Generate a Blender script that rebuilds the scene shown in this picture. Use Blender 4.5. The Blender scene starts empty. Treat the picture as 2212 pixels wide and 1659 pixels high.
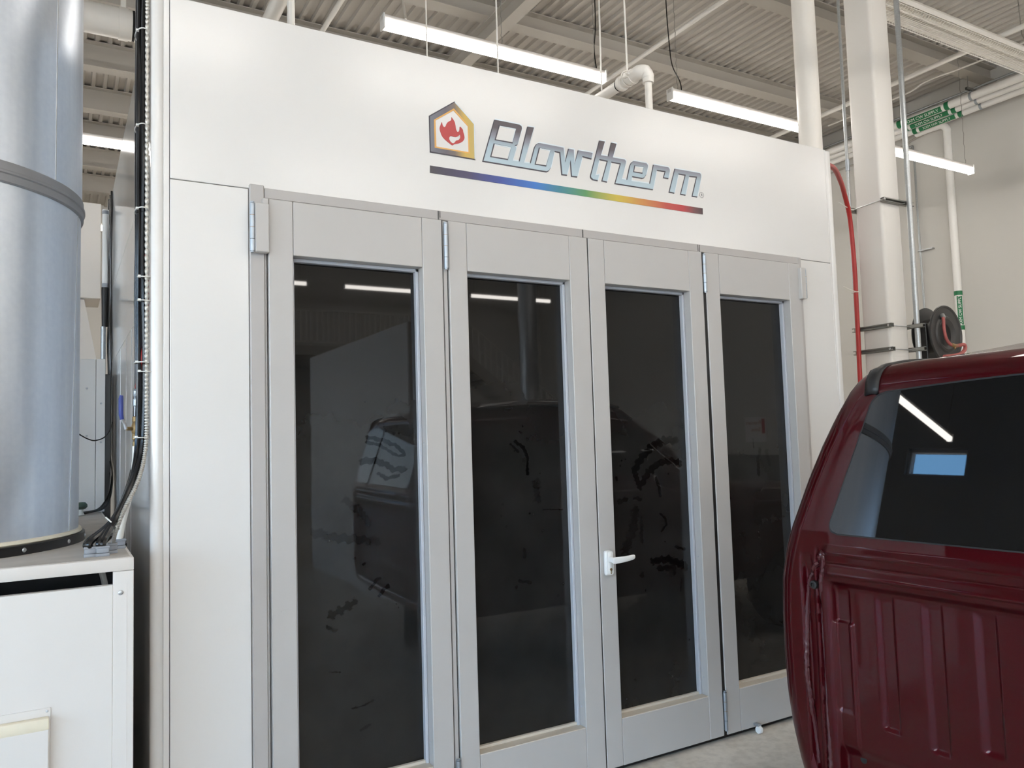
import bpy, bmesh, math, random
from mathutils import Vector, Matrix
random.seed(7)
S = bpy.context.scene
COL = S.collection
FLOOR = -0.02

# ------------------------------------------------------------------ helpers
def lin(c):
    c = c / 255.0
    return c / 12.92 if c <= 0.04045 else ((c + 0.055) / 1.055) ** 2.4
def rgb(r, g, b):
    return (lin(r), lin(g), lin(b), 1.0)

class MB:
    """collects shapes into one mesh"""
    def __init__(self):
        self.bm = bmesh.new(); self.mi = 0
    def _f(self, vs, smooth=False):
        try:
            f = self.bm.faces.new(vs)
        except ValueError:
            return None
        f.material_index = self.mi; f.smooth = smooth
        return f
    def box(self, x0, x1, y0, y1, z0, z1, bev=0.0, seg=2):
        bm = self.bm
        v = [bm.verts.new((x, y, z)) for x in (x0, x1) for y in (y0, y1) for z in (z0, z1)]
        fs = [self._f([v[i] for i in q]) for q in ((0,1,3,2),(4,6,7,5),(0,4,5,1),(2,3,7,6),(0,2,6,4),(1,5,7,3))]
        if bev > 0:
            es = list({e for f in fs for e in f.edges})
            r = bmesh.ops.bevel(bm, geom=es, offset=bev, segments=seg, affect='EDGES', profile=0.5)
            for f in r['faces']: f.material_index = self.mi; f.smooth = True
        return self
    def frame(self, p):
        p = Vector(p).normalized()
        a = Vector((0,0,1)) if abs(p.z) < 0.9 else Vector((1,0,0))
        u = p.cross(a).normalized(); w = p.cross(u).normalized()
        return u, w
    def tube(self, pts, r, n=12, caps=True, closed=False):
        pts = [Vector(p) for p in pts]; bm = self.bm
        rs = r if isinstance(r, (list, tuple)) else [r] * len(pts)
        m = len(pts); rings = []; u = None
        for i, p in enumerate(pts):
            if closed: d = pts[(i+1) % m] - pts[i-1]
            elif i == 0: d = pts[1] - pts[0]
            elif i == m-1: d = pts[-1] - pts[-2]
            else: d = (pts[i+1]-p).normalized() + (p-pts[i-1]).normalized()
            d = d.normalized()
            if u is None: u, w = self.frame(d)
            else:
                u = (u - d * u.dot(d)).normalized(); w = d.cross(u)
            rings.append([bm.verts.new(p + (u*math.cos(2*math.pi*k/n) + w*math.sin(2*math.pi*k/n)) * rs[i]) for k in range(n)])
        last = m if closed else m-1
        for i in range(last):
            a, b = rings[i], rings[(i+1) % m]
            for k in range(n): self._f((a[k], a[(k+1) % n], b[(k+1) % n], b[k]), True)
        if caps and not closed:
            self._f(rings[0][::-1]); self._f(rings[-1])
        return self
    def cyl(self, p0, p1, r, n=20, r1=None):
        return self.tube([p0, p1], [r, r if r1 is None else r1], n)
    def lathe(self, prof, n=32, c=(0,0,0), axis='Z'):
        bm = self.bm; rings = []
        for (r, h) in prof:
            ring = []
            for k in range(n):
                t = 2*math.pi*k/n; a, b = r*math.cos(t), r*math.sin(t)
                q = (a, b, h) if axis == 'Z' else (a, h, b) if axis == 'Y' else (h, a, b)
                ring.append(bm.verts.new((c[0]+q[0], c[1]+q[1], c[2]+q[2])))
            rings.append(ring)
        for i in range(len(rings)-1):
            for k in range(n): self._f((rings[i][k], rings[i][(k+1) % n], rings[i+1][(k+1) % n], rings[i+1][k]), True)
        if prof[0][0] > 1e-4: self._f(rings[0][::-1])
        if prof[-1][0] > 1e-4: self._f(rings[-1])
        return self
    def sweep(self, prof, pts, up=(0,0,1), caps=True, closedprof=True):
        """prof: list of (side, up) offsets swept along pts"""
        pts = [Vector(p) for p in pts]; up = Vector(up); bm = self.bm; rings = []
        for i, p in enumerate(pts):
            d = (pts[min(i+1, len(pts)-1)] - pts[max(i-1, 0)]).normalized()
            s = d.cross(up).normalized(); w = s.cross(d).normalized()
            rings.append([bm.verts.new(p + s*a + w*b) for a, b in prof])
        n = len(prof); kk = n if closedprof else n-1
        for i in range(len(rings)-1):
            for k in range(kk): self._f((rings[i][k], rings[i][(k+1) % n], rings[i+1][(k+1) % n], rings[i+1][k]))
        if caps and closedprof:
            self._f(rings[0][::-1]); self._f(rings[-1])
        return self
    def poly(self, outer, holes, y0, y1):
        """extruded (x,z) polygon with holes between y0 (front) and y1 (back)"""
        from mathutils.geometry import tessellate_polygon
        loops = [[Vector((p[0], p[1], 0)) for p in L] for L in [outer] + list(holes)]
        flat = [p for L in loops for p in L]
        tris = tessellate_polygon(loops); bm = self.bm
        fr = [bm.verts.new((p.x, y0, p.y)) for p in flat]; bk = [bm.verts.new((p.x, y1, p.y)) for p in flat]
        for t in tris:
            self._f([fr[i] for i in t]); self._f([bk[i] for i in reversed(t)])
        o = 0
        for L in loops:
            n = len(L)
            for k in range(n): self._f((fr[o+k], fr[o+(k+1) % n], bk[o+(k+1) % n], bk[o+k]))
            o += n
        return self
    def xf(self, M):
        bmesh.ops.transform(self.bm, matrix=M, verts=self.bm.verts); return self
    def build(self, name, mats, parent=None, recalc=True, sharp=35, label=None):
        if recalc: bmesh.ops.recalc_face_normals(self.bm, faces=self.bm.faces)
        if parent:
            off = Vector((0,0,0)); q = parent
            while q: off += q.location; q = q.parent
            if off.length > 0: bmesh.ops.translate(self.bm, vec=-off, verts=self.bm.verts)
        me = bpy.data.meshes.new(name); self.bm.to_mesh(me); self.bm.free()
        for m in (mats if isinstance(mats, (list, tuple)) else [mats]): me.materials.append(m)
        try: me.set_sharp_from_angle(angle=math.radians(sharp))
        except Exception: pass
        o = bpy.data.objects.new(name, me); COL.objects.link(o)
        if parent: o.parent = parent
        if label: o['label'] = label
        return o

def thing(name, label, cat, loc=(0,0,0), group=None):
    o = bpy.data.objects.new(name, None); COL.objects.link(o); o.location = loc
    o.empty_display_size = 0.1
    return tag(o, label, cat, group)
def tag(o, label, cat, group=None):
    o['label'] = label; o['category'] = cat
    if group: o['group'] = group
    return o
def struct(o):
    o['kind'] = 'structure'; return o
def dup(root, loc, label, group=None):
    r = root.copy(); COL.objects.link(r); r.location = loc; r['label'] = label
    if group: r['group'] = group
    for ch in list(root.children):
        c = ch.copy(); COL.objects.link(c); c.parent = r
        for g in list(ch.children):
            d = g.copy(); COL.objects.link(d); d.parent = c
    return r
def smooth_path(pts, n=6):
    """Catmull-Rom resampling"""
    P = [Vector(p) for p in pts]; P = [P[0]*2-P[1]] + P + [P[-1]*2-P[-2]]; out = []
    for i in range(1, len(P)-2):
        for k in range(n):
            t = k/n; a, b, c, d = P[i-1], P[i], P[i+1], P[i+2]
            out.append(0.5*((2*b) + (c-a)*t + (2*a-5*b+4*c-d)*t*t + (3*b-a-3*c+d)*t*t*t))
    out.append(P[-2]); return out

# ------------------------------------------------------------------ materials
def newmat(name):
    m = bpy.data.materials.new(name); m.use_nodes = True
    nt = m.node_tree; b = nt.nodes['Principled BSDF']
    return m, nt, b
def mat(name, col, rough=0.5, metal=0.0, coat=0.0, var=0.06, scale=3.0, bump=0.0, bscale=60.0, rvar=0.1, spec=0.5):
    m, nt, b = newmat(name); L = nt.links
    tc = nt.nodes.new('ShaderNodeTexCoord')
    nz = nt.nodes.new('ShaderNodeTexNoise'); nz.inputs['Scale'].default_value = scale; nz.inputs['Detail'].default_value = 5
    L.new(tc.outputs['Object'], nz.inputs['Vector'])
    mx = nt.nodes.new('ShaderNodeMix'); mx.data_type = 'RGBA'
    mx.inputs['A'].default_value = tuple(c*(1-var) for c in col[:3]) + (1,)
    mx.inputs['B'].default_value = tuple(min(1, c*(1+var)) for c in col[:3]) + (1,)
    L.new(nz.outputs['Fac'], mx.inputs['Factor']); L.new(mx.outputs['Result'], b.inputs['Base Color'])
    mr = nt.nodes.new('ShaderNodeMapRange'); mr.inputs['To Min'].default_value = max(0, rough-rvar*rough); mr.inputs['To Max'].default_value = rough+rvar*rough
    L.new(nz.outputs['Fac'], mr.inputs['Value']); L.new(mr.outputs['Result'], b.inputs['Roughness'])
    b.inputs['Metallic'].default_value = metal; b.inputs['Coat Weight'].default_value = coat; b.inputs['Coat Roughness'].default_value = 0.04
    b.inputs['Specular IOR Level'].default_value = spec
    if bump > 0:
        n2 = nt.nodes.new('ShaderNodeTexNoise'); n2.inputs['Scale'].default_value = bscale; n2.inputs['Detail'].default_value = 3
        L.new(tc.outputs['Object'], n2.inputs['Vector'])
        bp = nt.nodes.new('ShaderNodeBump'); bp.inputs['Strength'].default_value = bump; bp.inputs['Distance'].default_value = 0.002
        L.new(n2.outputs['Fac'], bp.inputs['Height']); L.new(bp.outputs['Normal'], b.inputs['Normal'])
    return m
def emit(name, col, strength):
    m, nt, b = newmat(name)
    b.inputs['Base Color'].default_value = (0.8, 0.8, 0.8, 1)
    b.inputs['Emission Color'].default_value = col; b.inputs['Emission Strength'].default_value = strength
    return m
def ramp_mat(name, axis, a, bb, stops, rough=0.3, metal=0.0):
    """printed colour gradient along an object axis"""
    m, nt, b = newmat(name); L = nt.links
    tc = nt.nodes.new('ShaderNodeTexCoord'); sp = nt.nodes.new('ShaderNodeSeparateXYZ'); L.new(tc.outputs['Object'], sp.inputs[0])
    mr = nt.nodes.new('ShaderNodeMapRange'); mr.inputs['From Min'].default_value = a; mr.inputs['From Max'].default_value = bb
    L.new(sp.outputs[axis], mr.inputs['Value'])
    cr = nt.nodes.new('ShaderNodeValToRGB'); e = cr.color_ramp.elements
    while len(e) < len(stops): e.new(0.5)
    for el, (p, c) in zip(e, stops): el.position = p; el.color = c
    L.new(mr.outputs['Result'], cr.inputs['Fac']); L.new(cr.outputs['Color'], b.inputs['Base Color'])
    b.inputs['Roughness'].default_value = rough; b.inputs['Metallic'].default_value = metal
    return m

LET= [('w',[(1.072,3.136),(1.21,3.136),(1.223,3.13),(1.226,3.117),(1.2,3.038),(1.196,3.03),(1.183,3.024),(1.188,3.017),(1.189,3.011),(1.168,2.95),(1.202,2.951),(1.257,3.135),(1.296,3.136),(1.231,2.949),(1.265,2.951),(1.292,3.035),(1.304,3.053),(1.32,3.063),(1.467,3.062),(1.472,2.989),(1.495,3.062),(1.529,3.062),(1.53,2.982),(1.554,3.063),(1.647,3.064),(1.638,3.028),(1.581,3.032),(1.544,2.92),(1.507,2.919),(1.504,3.005),(1.482,2.92),(1.449,2.919),(1.441,3.031),(1.412,3.032),(1.386,2.945),(1.374,2.928),(1.36,2.92),(1.001,2.919)],[[(1.096,3.106),(1.186,3.107),(1.164,3.036),(1.072,3.035)],[(1.065,3.011),(1.155,3.01),(1.135,2.949),(1.045,2.948)],[(1.32,3.032),(1.382,3.032),(1.353,2.95),(1.293,2.949)]]),('w',[(1.691,3.137),(1.729,3.138),(1.7,3.06),(1.743,3.061),(1.768,3.139),(1.805,3.138),(1.776,3.06),(1.85,3.061),(1.862,3.054),(1.861,3.041),(1.829,2.952),(1.86,2.952),(1.884,3.032),(1.896,3.051),(1.913,3.063),(1.999,3.063),(2.01,3.054),(2.011,3.044),(1.996,2.998),(1.98,2.978),(1.967,2.973),(1.899,2.973),(1.894,2.951),(2.015,2.953),(2.047,3.063),(2.153,3.064),(2.163,3.054),(2.164,3.042),(2.151,2.998),(2.113,2.998),(2.127,3.034),(2.071,3.033),(2.038,2.921),(1.78,2.919),(1.821,3.031),(1.764,3.031),(1.731,2.92),(1.696,2.922),(1.736,3.032),(1.688,3.033),(1.66,2.949),(1.684,2.956),(1.672,2.919),(1.64,2.92),(1.627,2.929),(1.625,2.939)],[[(1.917,3.032),(1.975,3.034),(1.964,3.002),(1.908,3.001)]]),('w',[(2.199,3.063),(2.385,3.065),(2.393,3.055),(2.394,3.04),(2.356,2.922),(2.316,2.922),(2.356,3.036),(2.303,3.033),(2.27,2.921),(2.231,2.922),(2.272,3.035),(2.225,3.035),(2.189,2.922),(2.149,2.923)],[])]
HOUSE= [(0.861,3.183),(0.963,3.093),(0.962,2.918),(0.729,2.918),(0.728,3.089)] ;HIN= [(0.856,3.148),(0.929,3.08),(0.932,2.945),(0.753,2.944),(0.753,3.075)] ;HWH= [(0.854,3.138),(0.926,3.075),(0.927,2.951),(0.762,2.951),(0.761,3.073)]
FLAME= [(0.843,3.104),(0.857,3.086),(0.862,3.068),(0.865,3.049),(0.873,3.038),(0.882,3.049),(0.885,3.066),(0.899,3.055),(0.902,3.042),(0.906,3.03),(0.907,3.013),(0.897,2.997),(0.876,2.984),(0.855,2.977),(0.844,2.97),(0.829,2.977),(0.807,2.991),(0.794,3.003),(0.787,3.016),(0.781,3.039),(0.787,3.059),(0.793,3.071),(0.796,3.058),(0.803,3.05),(0.811,3.055),(0.819,3.072),(0.832,3.083),(0.841,3.09)]
FHOLE= [(0.83,3.007),(0.838,3.013),(0.851,3.012),(0.864,3.013),(0.876,3.02),(0.884,3.027),(0.885,3.014),(0.876,3.001),(0.863,2.995),(0.855,2.985),(0.846,2.98),(0.835,2.986),(0.828,2.997)]
STRIPE= [(0.728,2.857),(2.391,2.862),(2.39,2.827),(0.727,2.823)]
SMUDGE= {1:[([(0.425,1.631),(0.496,1.617),(0.547,1.596),(0.593,1.561)],0.0084,1),([(0.42,1.61),(0.48,1.598),(0.531,1.563),(0.566,1.547),(0.595,1.551)],0.0066,1),([(0.502,1.675)],0.0048,0.9),([(0.533,1.67)],0.0054,0.9),([(0.548,1.645)],0.0054,0.9),([(0.561,1.674)],0.0054,0.9),([(0.569,1.645)],0.0054,0.9),([(0.512,1.656)],0.0048,0.9),([(0.403,1.529),(0.443,1.532),(0.489,1.521),(0.539,1.49),(0.591,1.488)],0.0144,0.9),([(0.473,1.474),(0.503,1.453),(0.565,1.46)],0.009,0.9),([(0.362,1.124)],0.0054,0.7),([(0.401,1.096)],0.009,0.9),([(0.322,1.369),(0.38,1.327),(0.419,1.268)],0.0168,0.45),([(0.193,1.245),(0.263,1.221),(0.457,1.185)],0.0192,0.45),([(0.253,0.902),(0.307,0.921),(0.352,0.941)],0.0174,0.8),([(0.241,0.857),(0.273,0.837)],0.009,0.6),([(0.425,0.99),(0.455,1.024),(0.472,1.028)],0.0078,0.8),([(0.465,0.953),(0.488,0.983),(0.506,0.991)],0.009,0.8),([(0.339,0.512),(0.389,0.515),(0.431,0.528)],0.0036,0.8),([(0.247,0.676),(0.292,0.667)],0.0024,0.9),([(0.399,1.095)],0.009,0.7),([(0.376,0.419),(0.415,0.432)],0.0066,0.5),([(0.542,0.912)],0.0036,0.9),([(0.551,0.896)],0.003,0.9)],2:[([(1.16,1.593),(1.202,1.561),(1.222,1.518),(1.222,1.438)],0.0078,1),([(1.132,1.582),(1.173,1.544)],0.0048,1),([(1.152,1.548)],0.0048,0.9),([(1.183,1.641),(1.197,1.629)],0.0042,0.9),([(1.202,1.666)],0.0048,0.9),([(1.266,1.727)],0.0054,0.9),([(1.308,1.689)],0.0036,0.9),([(1.322,1.676)],0.0036,0.9),([(1.268,1.393),(1.272,1.313)],0.0204,0.5),([(1.226,1.249)],0.0042,1),([(1.248,1.244)],0.0042,1),([(1.081,1.301)],0.006,0.4),([(1.072,1.248)],0.0066,0.4),([(1.098,1.199)],0.0072,0.4),([(1.295,1.158)],0.0114,0.4),([(1.192,1.083),(1.19,1.047)],0.009,0.5),([(1.158,0.937),(1.221,0.924)],0.0072,0.6),([(1.143,0.912)],0.009,0.5),([(1.406,0.896)],0.009,0.5),([(1.371,0.845)],0.0066,0.4),([(1.291,1.435)],0.0048,0.9),([(1.299,1.262),(1.417,1.254)],0.0018,0.8)],3:[([(1.898,1.339),(1.869,1.42),(1.905,1.472),(1.987,1.543),(2.076,1.574),(2.166,1.572)],0.0198,0.8),([(1.916,1.351),(1.962,1.409),(2.034,1.453),(2.106,1.464),(2.177,1.447)],0.0186,0.8),([(2.097,1.396)],0.006,0.9),([(2.012,1.373),(2.027,1.332),(2.034,1.284)],0.0096,0.7),([(1.788,1.477)],0.0048,0.9),([(1.813,1.482)],0.0048,0.9),([(1.778,1.451)],0.0048,0.9),([(1.75,1.387)],0.0102,0.8),([(1.761,1.268),(1.811,1.278)],0.0132,0.6),([(1.861,1.282),(1.903,1.272)],0.0102,0.7),([(1.866,1.215),(1.844,1.119),(1.79,1.026)],0.0276,0.5),([(1.898,1.18),(1.9,1.055)],0.012,0.5),([(2.028,1.19),(2.062,1.161),(2.069,1.127),(2.032,1.096)],0.0054,0.9),([(2.055,1.041)],0.0072,0.8),([(2.124,1.007),(2.186,0.988)],0.0066,0.9),([(1.971,0.949),(2.076,0.945),(2.19,0.899)],0.0192,0.95),([(2.004,0.906),(2.109,0.901)],0.015,0.9),([(1.887,0.885)],0.0156,0.7),([(2.107,0.871)],0.0102,0.9),([(1.912,0.804)],0.0054,0.8),([(2.154,0.835),(2.146,0.769)],0.0024,0.8)],4:[([(2.796,1.503),(2.771,1.437),(2.776,1.363)],0.0114,0.6),([(2.848,1.494),(2.864,1.419)],0.0138,0.5),([(2.631,1.486)],0.0048,0.9),([(2.743,1.564),(2.745,1.512)],0.0036,0.9),([(2.662,1.5)],0.0042,0.9),([(2.788,0.829)],0.0036,0.8)]}

# ------------------------------------------------------------------ palette
M_white   = mat('booth white enamel', rgb(223,220,216), 0.21, var=0.012, rvar=0.10, spec=0.85)
M_side    = mat('booth side enamel', rgb(228,228,228), 0.10, var=0.012, rvar=0.10, spec=0.7)
M_cabw    = mat('cabinet white enamel', rgb(222,217,211), 0.38, var=0.03, bump=0.05, bscale=9)
M_dust    = mat('dusty sheet top', rgb(186,179,170), 0.7, var=0.3, scale=9)
M_grey    = mat('door grey lacquer', rgb(188,184,180), 0.36, var=0.03, scale=5, rvar=0.15)
M_sill    = mat('dusty sill', rgb(212,202,186), 0.6, var=0.08, scale=12)
M_bead    = mat('glazing aluminium', rgb(188,190,196), 0.35, var=0.03)
M_frame   = mat('door frame grey', rgb(180,175,171), 0.45, var=0.04, scale=6)
M_rubber  = mat('black rubber', rgb(22,22,23), 0.45, var=0.1)
M_black   = mat('black plastic', rgb(26,26,27), 0.35, var=0.12)
M_gloss   = mat('black cable sheath', rgb(16,16,18), 0.22, var=0.1)
M_dark    = mat('dark void', rgb(14,14,15), 0.8)
M_zinc    = mat('zinc hinge steel', rgb(170,178,186), 0.32, metal=0.75, var=0.08, scale=20)
M_galv    = mat('galvanised pipe', rgb(176,180,182), 0.34, metal=0.7, var=0.22, scale=60)
M_duct    = None
M_band    = mat('duct joint band', rgb(150,150,152), 0.55, metal=0.3, var=0.12, scale=14)
M_bolt    = mat('bolt steel', rgb(190,192,194), 0.34, metal=0.8)
M_brass   = mat('brass', rgb(150,126,86), 0.38, metal=0.6, var=0.15, scale=30)
M_deck    = mat('painted roof deck', rgb(184,179,172), 0.62, var=0.04, scale=2)
M_beam    = mat('painted beam', rgb(176,171,163), 0.55, var=0.03)
M_paintw  = mat('white painted pipe', rgb(226,223,217), 0.42, var=0.03)
M_col     = mat('column paint', rgb(220,217,212), 0.42, var=0.03, scale=2)
M_wall    = mat('painted wall', rgb(208,206,201), 0.7, var=0.02, scale=0.6, bump=0.1, bscale=90)
M_pvc     = mat('white pipe jacket', rgb(236,235,232), 0.34, var=0.02)
M_strut   = mat('strut channel', rgb(150,150,145), 0.4, metal=0.5, var=0.1, scale=25)
M_redhose = mat('red rubber hose', rgb(168,44,42), 0.4, var=0.12, scale=20)
M_pinkhose= mat('dusty red hose', rgb(170,92,88), 0.5, var=0.25, scale=14)
M_green   = mat('green label', rgb(22,116,72), 0.4, var=0.04)
M_labelw  = mat('label white print', rgb(232,236,232), 0.4)
M_tie     = mat('white nylon tie', rgb(228,226,220), 0.35)
M_gland   = mat('grey nylon gland', rgb(150,154,160), 0.45, var=0.06)
M_blue    = mat('blue vinyl grip', rgb(44,58,128), 0.4)
M_whtube  = mat('white hose', rgb(232,230,222), 0.4)
M_cream   = mat('cream caulk', rgb(236,228,206), 0.6, var=0.05, scale=20)
M_reel    = mat('dusty black reel', rgb(64,63,63), 0.42, metal=0.2, var=0.18, scale=9)
M_wood    = mat('timber', rgb(132,104,74), 0.6, var=0.25, scale=4)
M_scuff   = mat('black scuff', rgb(92,90,88), 0.6, var=0.3, scale=120)
M_blackpl = mat('black trim', rgb(19,19,21), 0.42, var=0.08)
M_flex    = mat('flexible metal conduit', rgb(188,184,176), 0.35, metal=0.6, var=0.1, scale=30)
M_foil    = mat('foil duct', rgb(186,190,194), 0.3, metal=0.9, var=0.2, scale=12, bump=0.6, bscale=25)
M_lens    = emit('lamp diffuser', (1.0, 0.945, 0.88, 1), 22.5)
M_chain   = mat('chain steel', rgb(150,148,142), 0.45, metal=0.5)
M_housing = mat('lamp housing', rgb(214,210,206), 0.45)
M_fins    = mat('heater reflector', rgb(226,222,214), 0.38, var=0.04, scale=20)
M_logo    = ramp_mat('print steel gradient', 'Z', 2.94, 3.158, [(0.0, rgb(182,200,208)), (0.42, rgb(166,184,194)), (0.60, rgb(140,142,152)), (0.80, rgb(92,84,90)), (1.0, rgb(84,76,80))], 0.3)
M_logodk  = mat('print dark outline', rgb(68,64,72), 0.35)
M_logolt  = mat('print light outline', rgb(214,222,226), 0.34)
M_flame   = mat('print red', rgb(186,66,66), 0.35, var=0.04, scale=30)
M_housem  = ramp_mat('print house gradient', 'X', -0.82, -0.588, [(0.0, rgb(120,122,130)), (0.35, rgb(104,98,106)), (0.55, rgb(122,108,100)), (0.78, rgb(206,170,84)), (1.0, rgb(196,172,104))], 0.3)
M_orange  = mat('print orange edge', rgb(226,170,92), 0.35, var=0.1, scale=12)
M_stripe  = ramp_mat('print rainbow', 'X', -0.823, 0.841, [(0.0, rgb(70,66,72)), (0.12, rgb(78,72,104)), (0.22, rgb(66,84,156)), (0.34, rgb(58,120,196)), (0.42, rgb(64,132,150)), (0.52, rgb(88,146,92)), (0.64, rgb(206,182,70)), (0.74, rgb(206,140,76)), (0.84, rgb(190,78,70)), (0.91, rgb(190,60,66)), (0.96, rgb(120,72,74)), (1.0, rgb(70,58,64))], 0.35)

def concrete():
    m, nt, b = newmat('worn concrete'); L = nt.links
    tc = nt.nodes.new('ShaderNodeTexCoord')
    n1 = nt.nodes.new('ShaderNodeTexNoise'); n1.inputs['Scale'].default_value = 1.3; n1.inputs['Detail'].default_value = 9; n1.inputs['Distortion'].default_value = 1.2
    n2 = nt.nodes.new('ShaderNodeTexNoise'); n2.inputs['Scale'].default_value = 26; n2.inputs['Detail'].default_value = 6
    for n in (n1, n2): L.new(tc.outputs['Object'], n.inputs['Vector'])
    cr = nt.nodes.new('ShaderNodeValToRGB'); e = cr.color_ramp.elements
    e[0].position = 0.30; e[0].color = rgb(182,176,166); e[1].position = 0.66; e[1].color = rgb(228,221,209)
    k = e.new(0.48); k.color = rgb(212,205,193)
    L.new(n1.outputs['Fac'], cr.inputs['Fac'])
    mx = nt.nodes.new('ShaderNodeMix'); mx.data_type = 'RGBA'; mx.blend_type = 'MULTIPLY'; mx.inputs['Factor'].default_value = 0.35
    cr2 = nt.nodes.new('ShaderNodeValToRGB'); cr2.color_ramp.elements[0].position = 0.35; cr2.color_ramp.elements[0].color = (0.55,0.53,0.5,1); cr2.color_ramp.elements[1].position = 0.6
    L.new(n2.outputs['Fac'], cr2.inputs['Fac']); L.new(cr.outputs['Color'], mx.inputs['A']); L.new(cr2.outputs['Color'], mx.inputs['B'])
    L.new(mx.outputs['Result'], b.inputs['Base Color']); b.inputs['Roughness'].default_value = 0.5
    bp = nt.nodes.new('ShaderNodeBump'); bp.inputs['Strength'].default_value = 0.2; bp.inputs['Distance'].default_value = 0.003
    L.new(n2.outputs['Fac'], bp.inputs['Height']); L.new(bp.outputs['Normal'], b.inputs['Normal'])
    return m
M_floor = concrete()
M_wallunlit = mat('unlit left wall grey', rgb(138,136,131), 0.75, var=0.05, scale=1.5)  # wall colour darkened to paint in its unlit look, as mirrored by the truck
def ductmat():
    m, nt, b = newmat('galvanised duct sheet'); L = nt.links
    tc = nt.nodes.new('ShaderNodeTexCoord'); mp = nt.nodes.new('ShaderNodeMapping'); mp.inputs['Scale'].default_value = (9, 9, .55)
    L.new(tc.outputs['Object'], mp.inputs['Vector'])
    n1 = nt.nodes.new('ShaderNodeTexNoise'); n1.inputs['Scale'].default_value = 1.6; n1.inputs['Detail'].default_value = 3; L.new(mp.outputs['Vector'], n1.inputs['Vector'])
    n2 = nt.nodes.new('ShaderNodeTexNoise'); n2.inputs['Scale'].default_value = 45; n2.inputs['Detail'].default_value = 3; L.new(tc.outputs['Object'], n2.inputs['Vector'])
    ad = nt.nodes.new('ShaderNodeMath'); ad.operation = 'MULTIPLY_ADD'; ad.inputs[1].default_value = .35; L.new(n2.outputs['Fac'], ad.inputs[0]); L.new(n1.outputs['Fac'], ad.inputs[2])
    cr = nt.nodes.new('ShaderNodeValToRGB'); cr.color_ramp.elements[0].position = .4; cr.color_ramp.elements[0].color = rgb(212,221,234); cr.color_ramp.elements[1].position = .9; cr.color_ramp.elements[1].color = rgb(232,239,248)
    L.new(ad.outputs[0], cr.inputs['Fac']); L.new(cr.outputs['Color'], b.inputs['Base Color'])
    mr = nt.nodes.new('ShaderNodeMapRange'); mr.inputs['To Min'].default_value = .29; mr.inputs['To Max'].default_value = .40; L.new(ad.outputs[0], mr.inputs['Value']); L.new(mr.outputs['Result'], b.inputs['Roughness'])
    b.inputs['Metallic'].default_value = .72
    return m
M_duct = ductmat()

def pane_mat():
    """dark tinted glass under a grey film of overspray dust, wiped where hands touched it (point attribute 'wipe')"""
    m, nt, b = newmat('dusty tinted glass'); L = nt.links
    at = nt.nodes.new('ShaderNodeAttribute'); at.attribute_name = 'wipe'
    tc = nt.nodes.new('ShaderNodeTexCoord')
    nz = nt.nodes.new('ShaderNodeTexNoise'); nz.inputs['Scale'].default_value = 5; nz.inputs['Detail'].default_value = 7
    L.new(tc.outputs['Object'], nz.inputs['Vector'])
    cr = nt.nodes.new('ShaderNodeValToRGB'); cr.color_ramp.elements[0].color = (0.013,0.0128,0.0125,1); cr.color_ramp.elements[1].color = (0.021,0.0205,0.0198,1)
    cr.color_ramp.elements[0].position = 0.3; cr.color_ramp.elements[1].position = 0.75
    L.new(nz.outputs['Fac'], cr.inputs['Fac'])
    mx = nt.nodes.new('ShaderNodeMix'); mx.data_type = 'RGBA'; mx.inputs['B'].default_value = (0.0022,0.0022,0.0024,1)
    sz = nt.nodes.new('ShaderNodeSeparateXYZ'); L.new(tc.outputs['Object'], sz.inputs[0])
    mz_ = nt.nodes.new('ShaderNodeMapRange'); mz_.inputs['From Min'].default_value = 1.45; mz_.inputs['From Max'].default_value = 2.15; mz_.inputs['To Min'].default_value = 1.0; mz_.inputs['To Max'].default_value = .35
    L.new(sz.outputs['Z'], mz_.inputs['Value'])           # the film of dust is thinner up where nobody sprays
    sc_ = nt.nodes.new('ShaderNodeMix'); sc_.data_type = 'RGBA'; sc_.inputs['A'].default_value = (.002,.002,.002,1)
    L.new(mz_.outputs['Result'], sc_.inputs['Factor']); L.new(cr.outputs['Color'], sc_.inputs['B'])
    L.new(at.outputs['Fac'], mx.inputs['Factor']); L.new(sc_.outputs['Result'], mx.inputs['A']); L.new(mx.outputs['Result'], b.inputs['Base Color'])
    b.inputs['Roughness'].default_value = 0.02; b.inputs['IOR'].default_value = 1.5
    mr = nt.nodes.new('ShaderNodeMapRange'); mr.inputs['To Min'].default_value = 0.42; mr.inputs['To Max'].default_value = 0.24
    L.new(at.outputs['Fac'], mr.inputs['Value']); L.new(mr.outputs['Result'], b.inputs['Specular IOR Level'])
    return m
M_pane = pane_mat()
def carglass():
    m, nt, b = newmat('privacy glass'); b.inputs['Base Color'].default_value = (0.004,0.0042,0.005,1); b.inputs['Roughness'].default_value = 0.015; b.inputs['IOR'].default_value = 1.52
    return m
M_cglass = carglass()
def carpaint():
    m, nt, b = newmat('maroon metallic paint'); L = nt.links
    tc = nt.nodes.new('ShaderNodeTexCoord')
    nz = nt.nodes.new('ShaderNodeTexNoise'); nz.inputs['Scale'].default_value = 900
    L.new(tc.outputs['Object'], nz.inputs['Vector'])
    mx = nt.nodes.new('ShaderNodeMix'); mx.data_type = 'RGBA'; mx.inputs['A'].default_value = rgb(52,5,11); mx.inputs['B'].default_value = rgb(76,8,17)
    L.new(nz.outputs['Fac'], mx.inputs['Factor']); L.new(mx.outputs['Result'], b.inputs['Base Color'])
    b.inputs['Metallic'].default_value = 0.45; b.inputs['Roughness'].default_value = 0.34
    b.inputs['Specular IOR Level'].default_value = 0.0; b.inputs['Coat Weight'].default_value = .6; b.inputs['Coat Roughness'].default_value = 0.025
    return m
M_maroon = carpaint()
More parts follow.
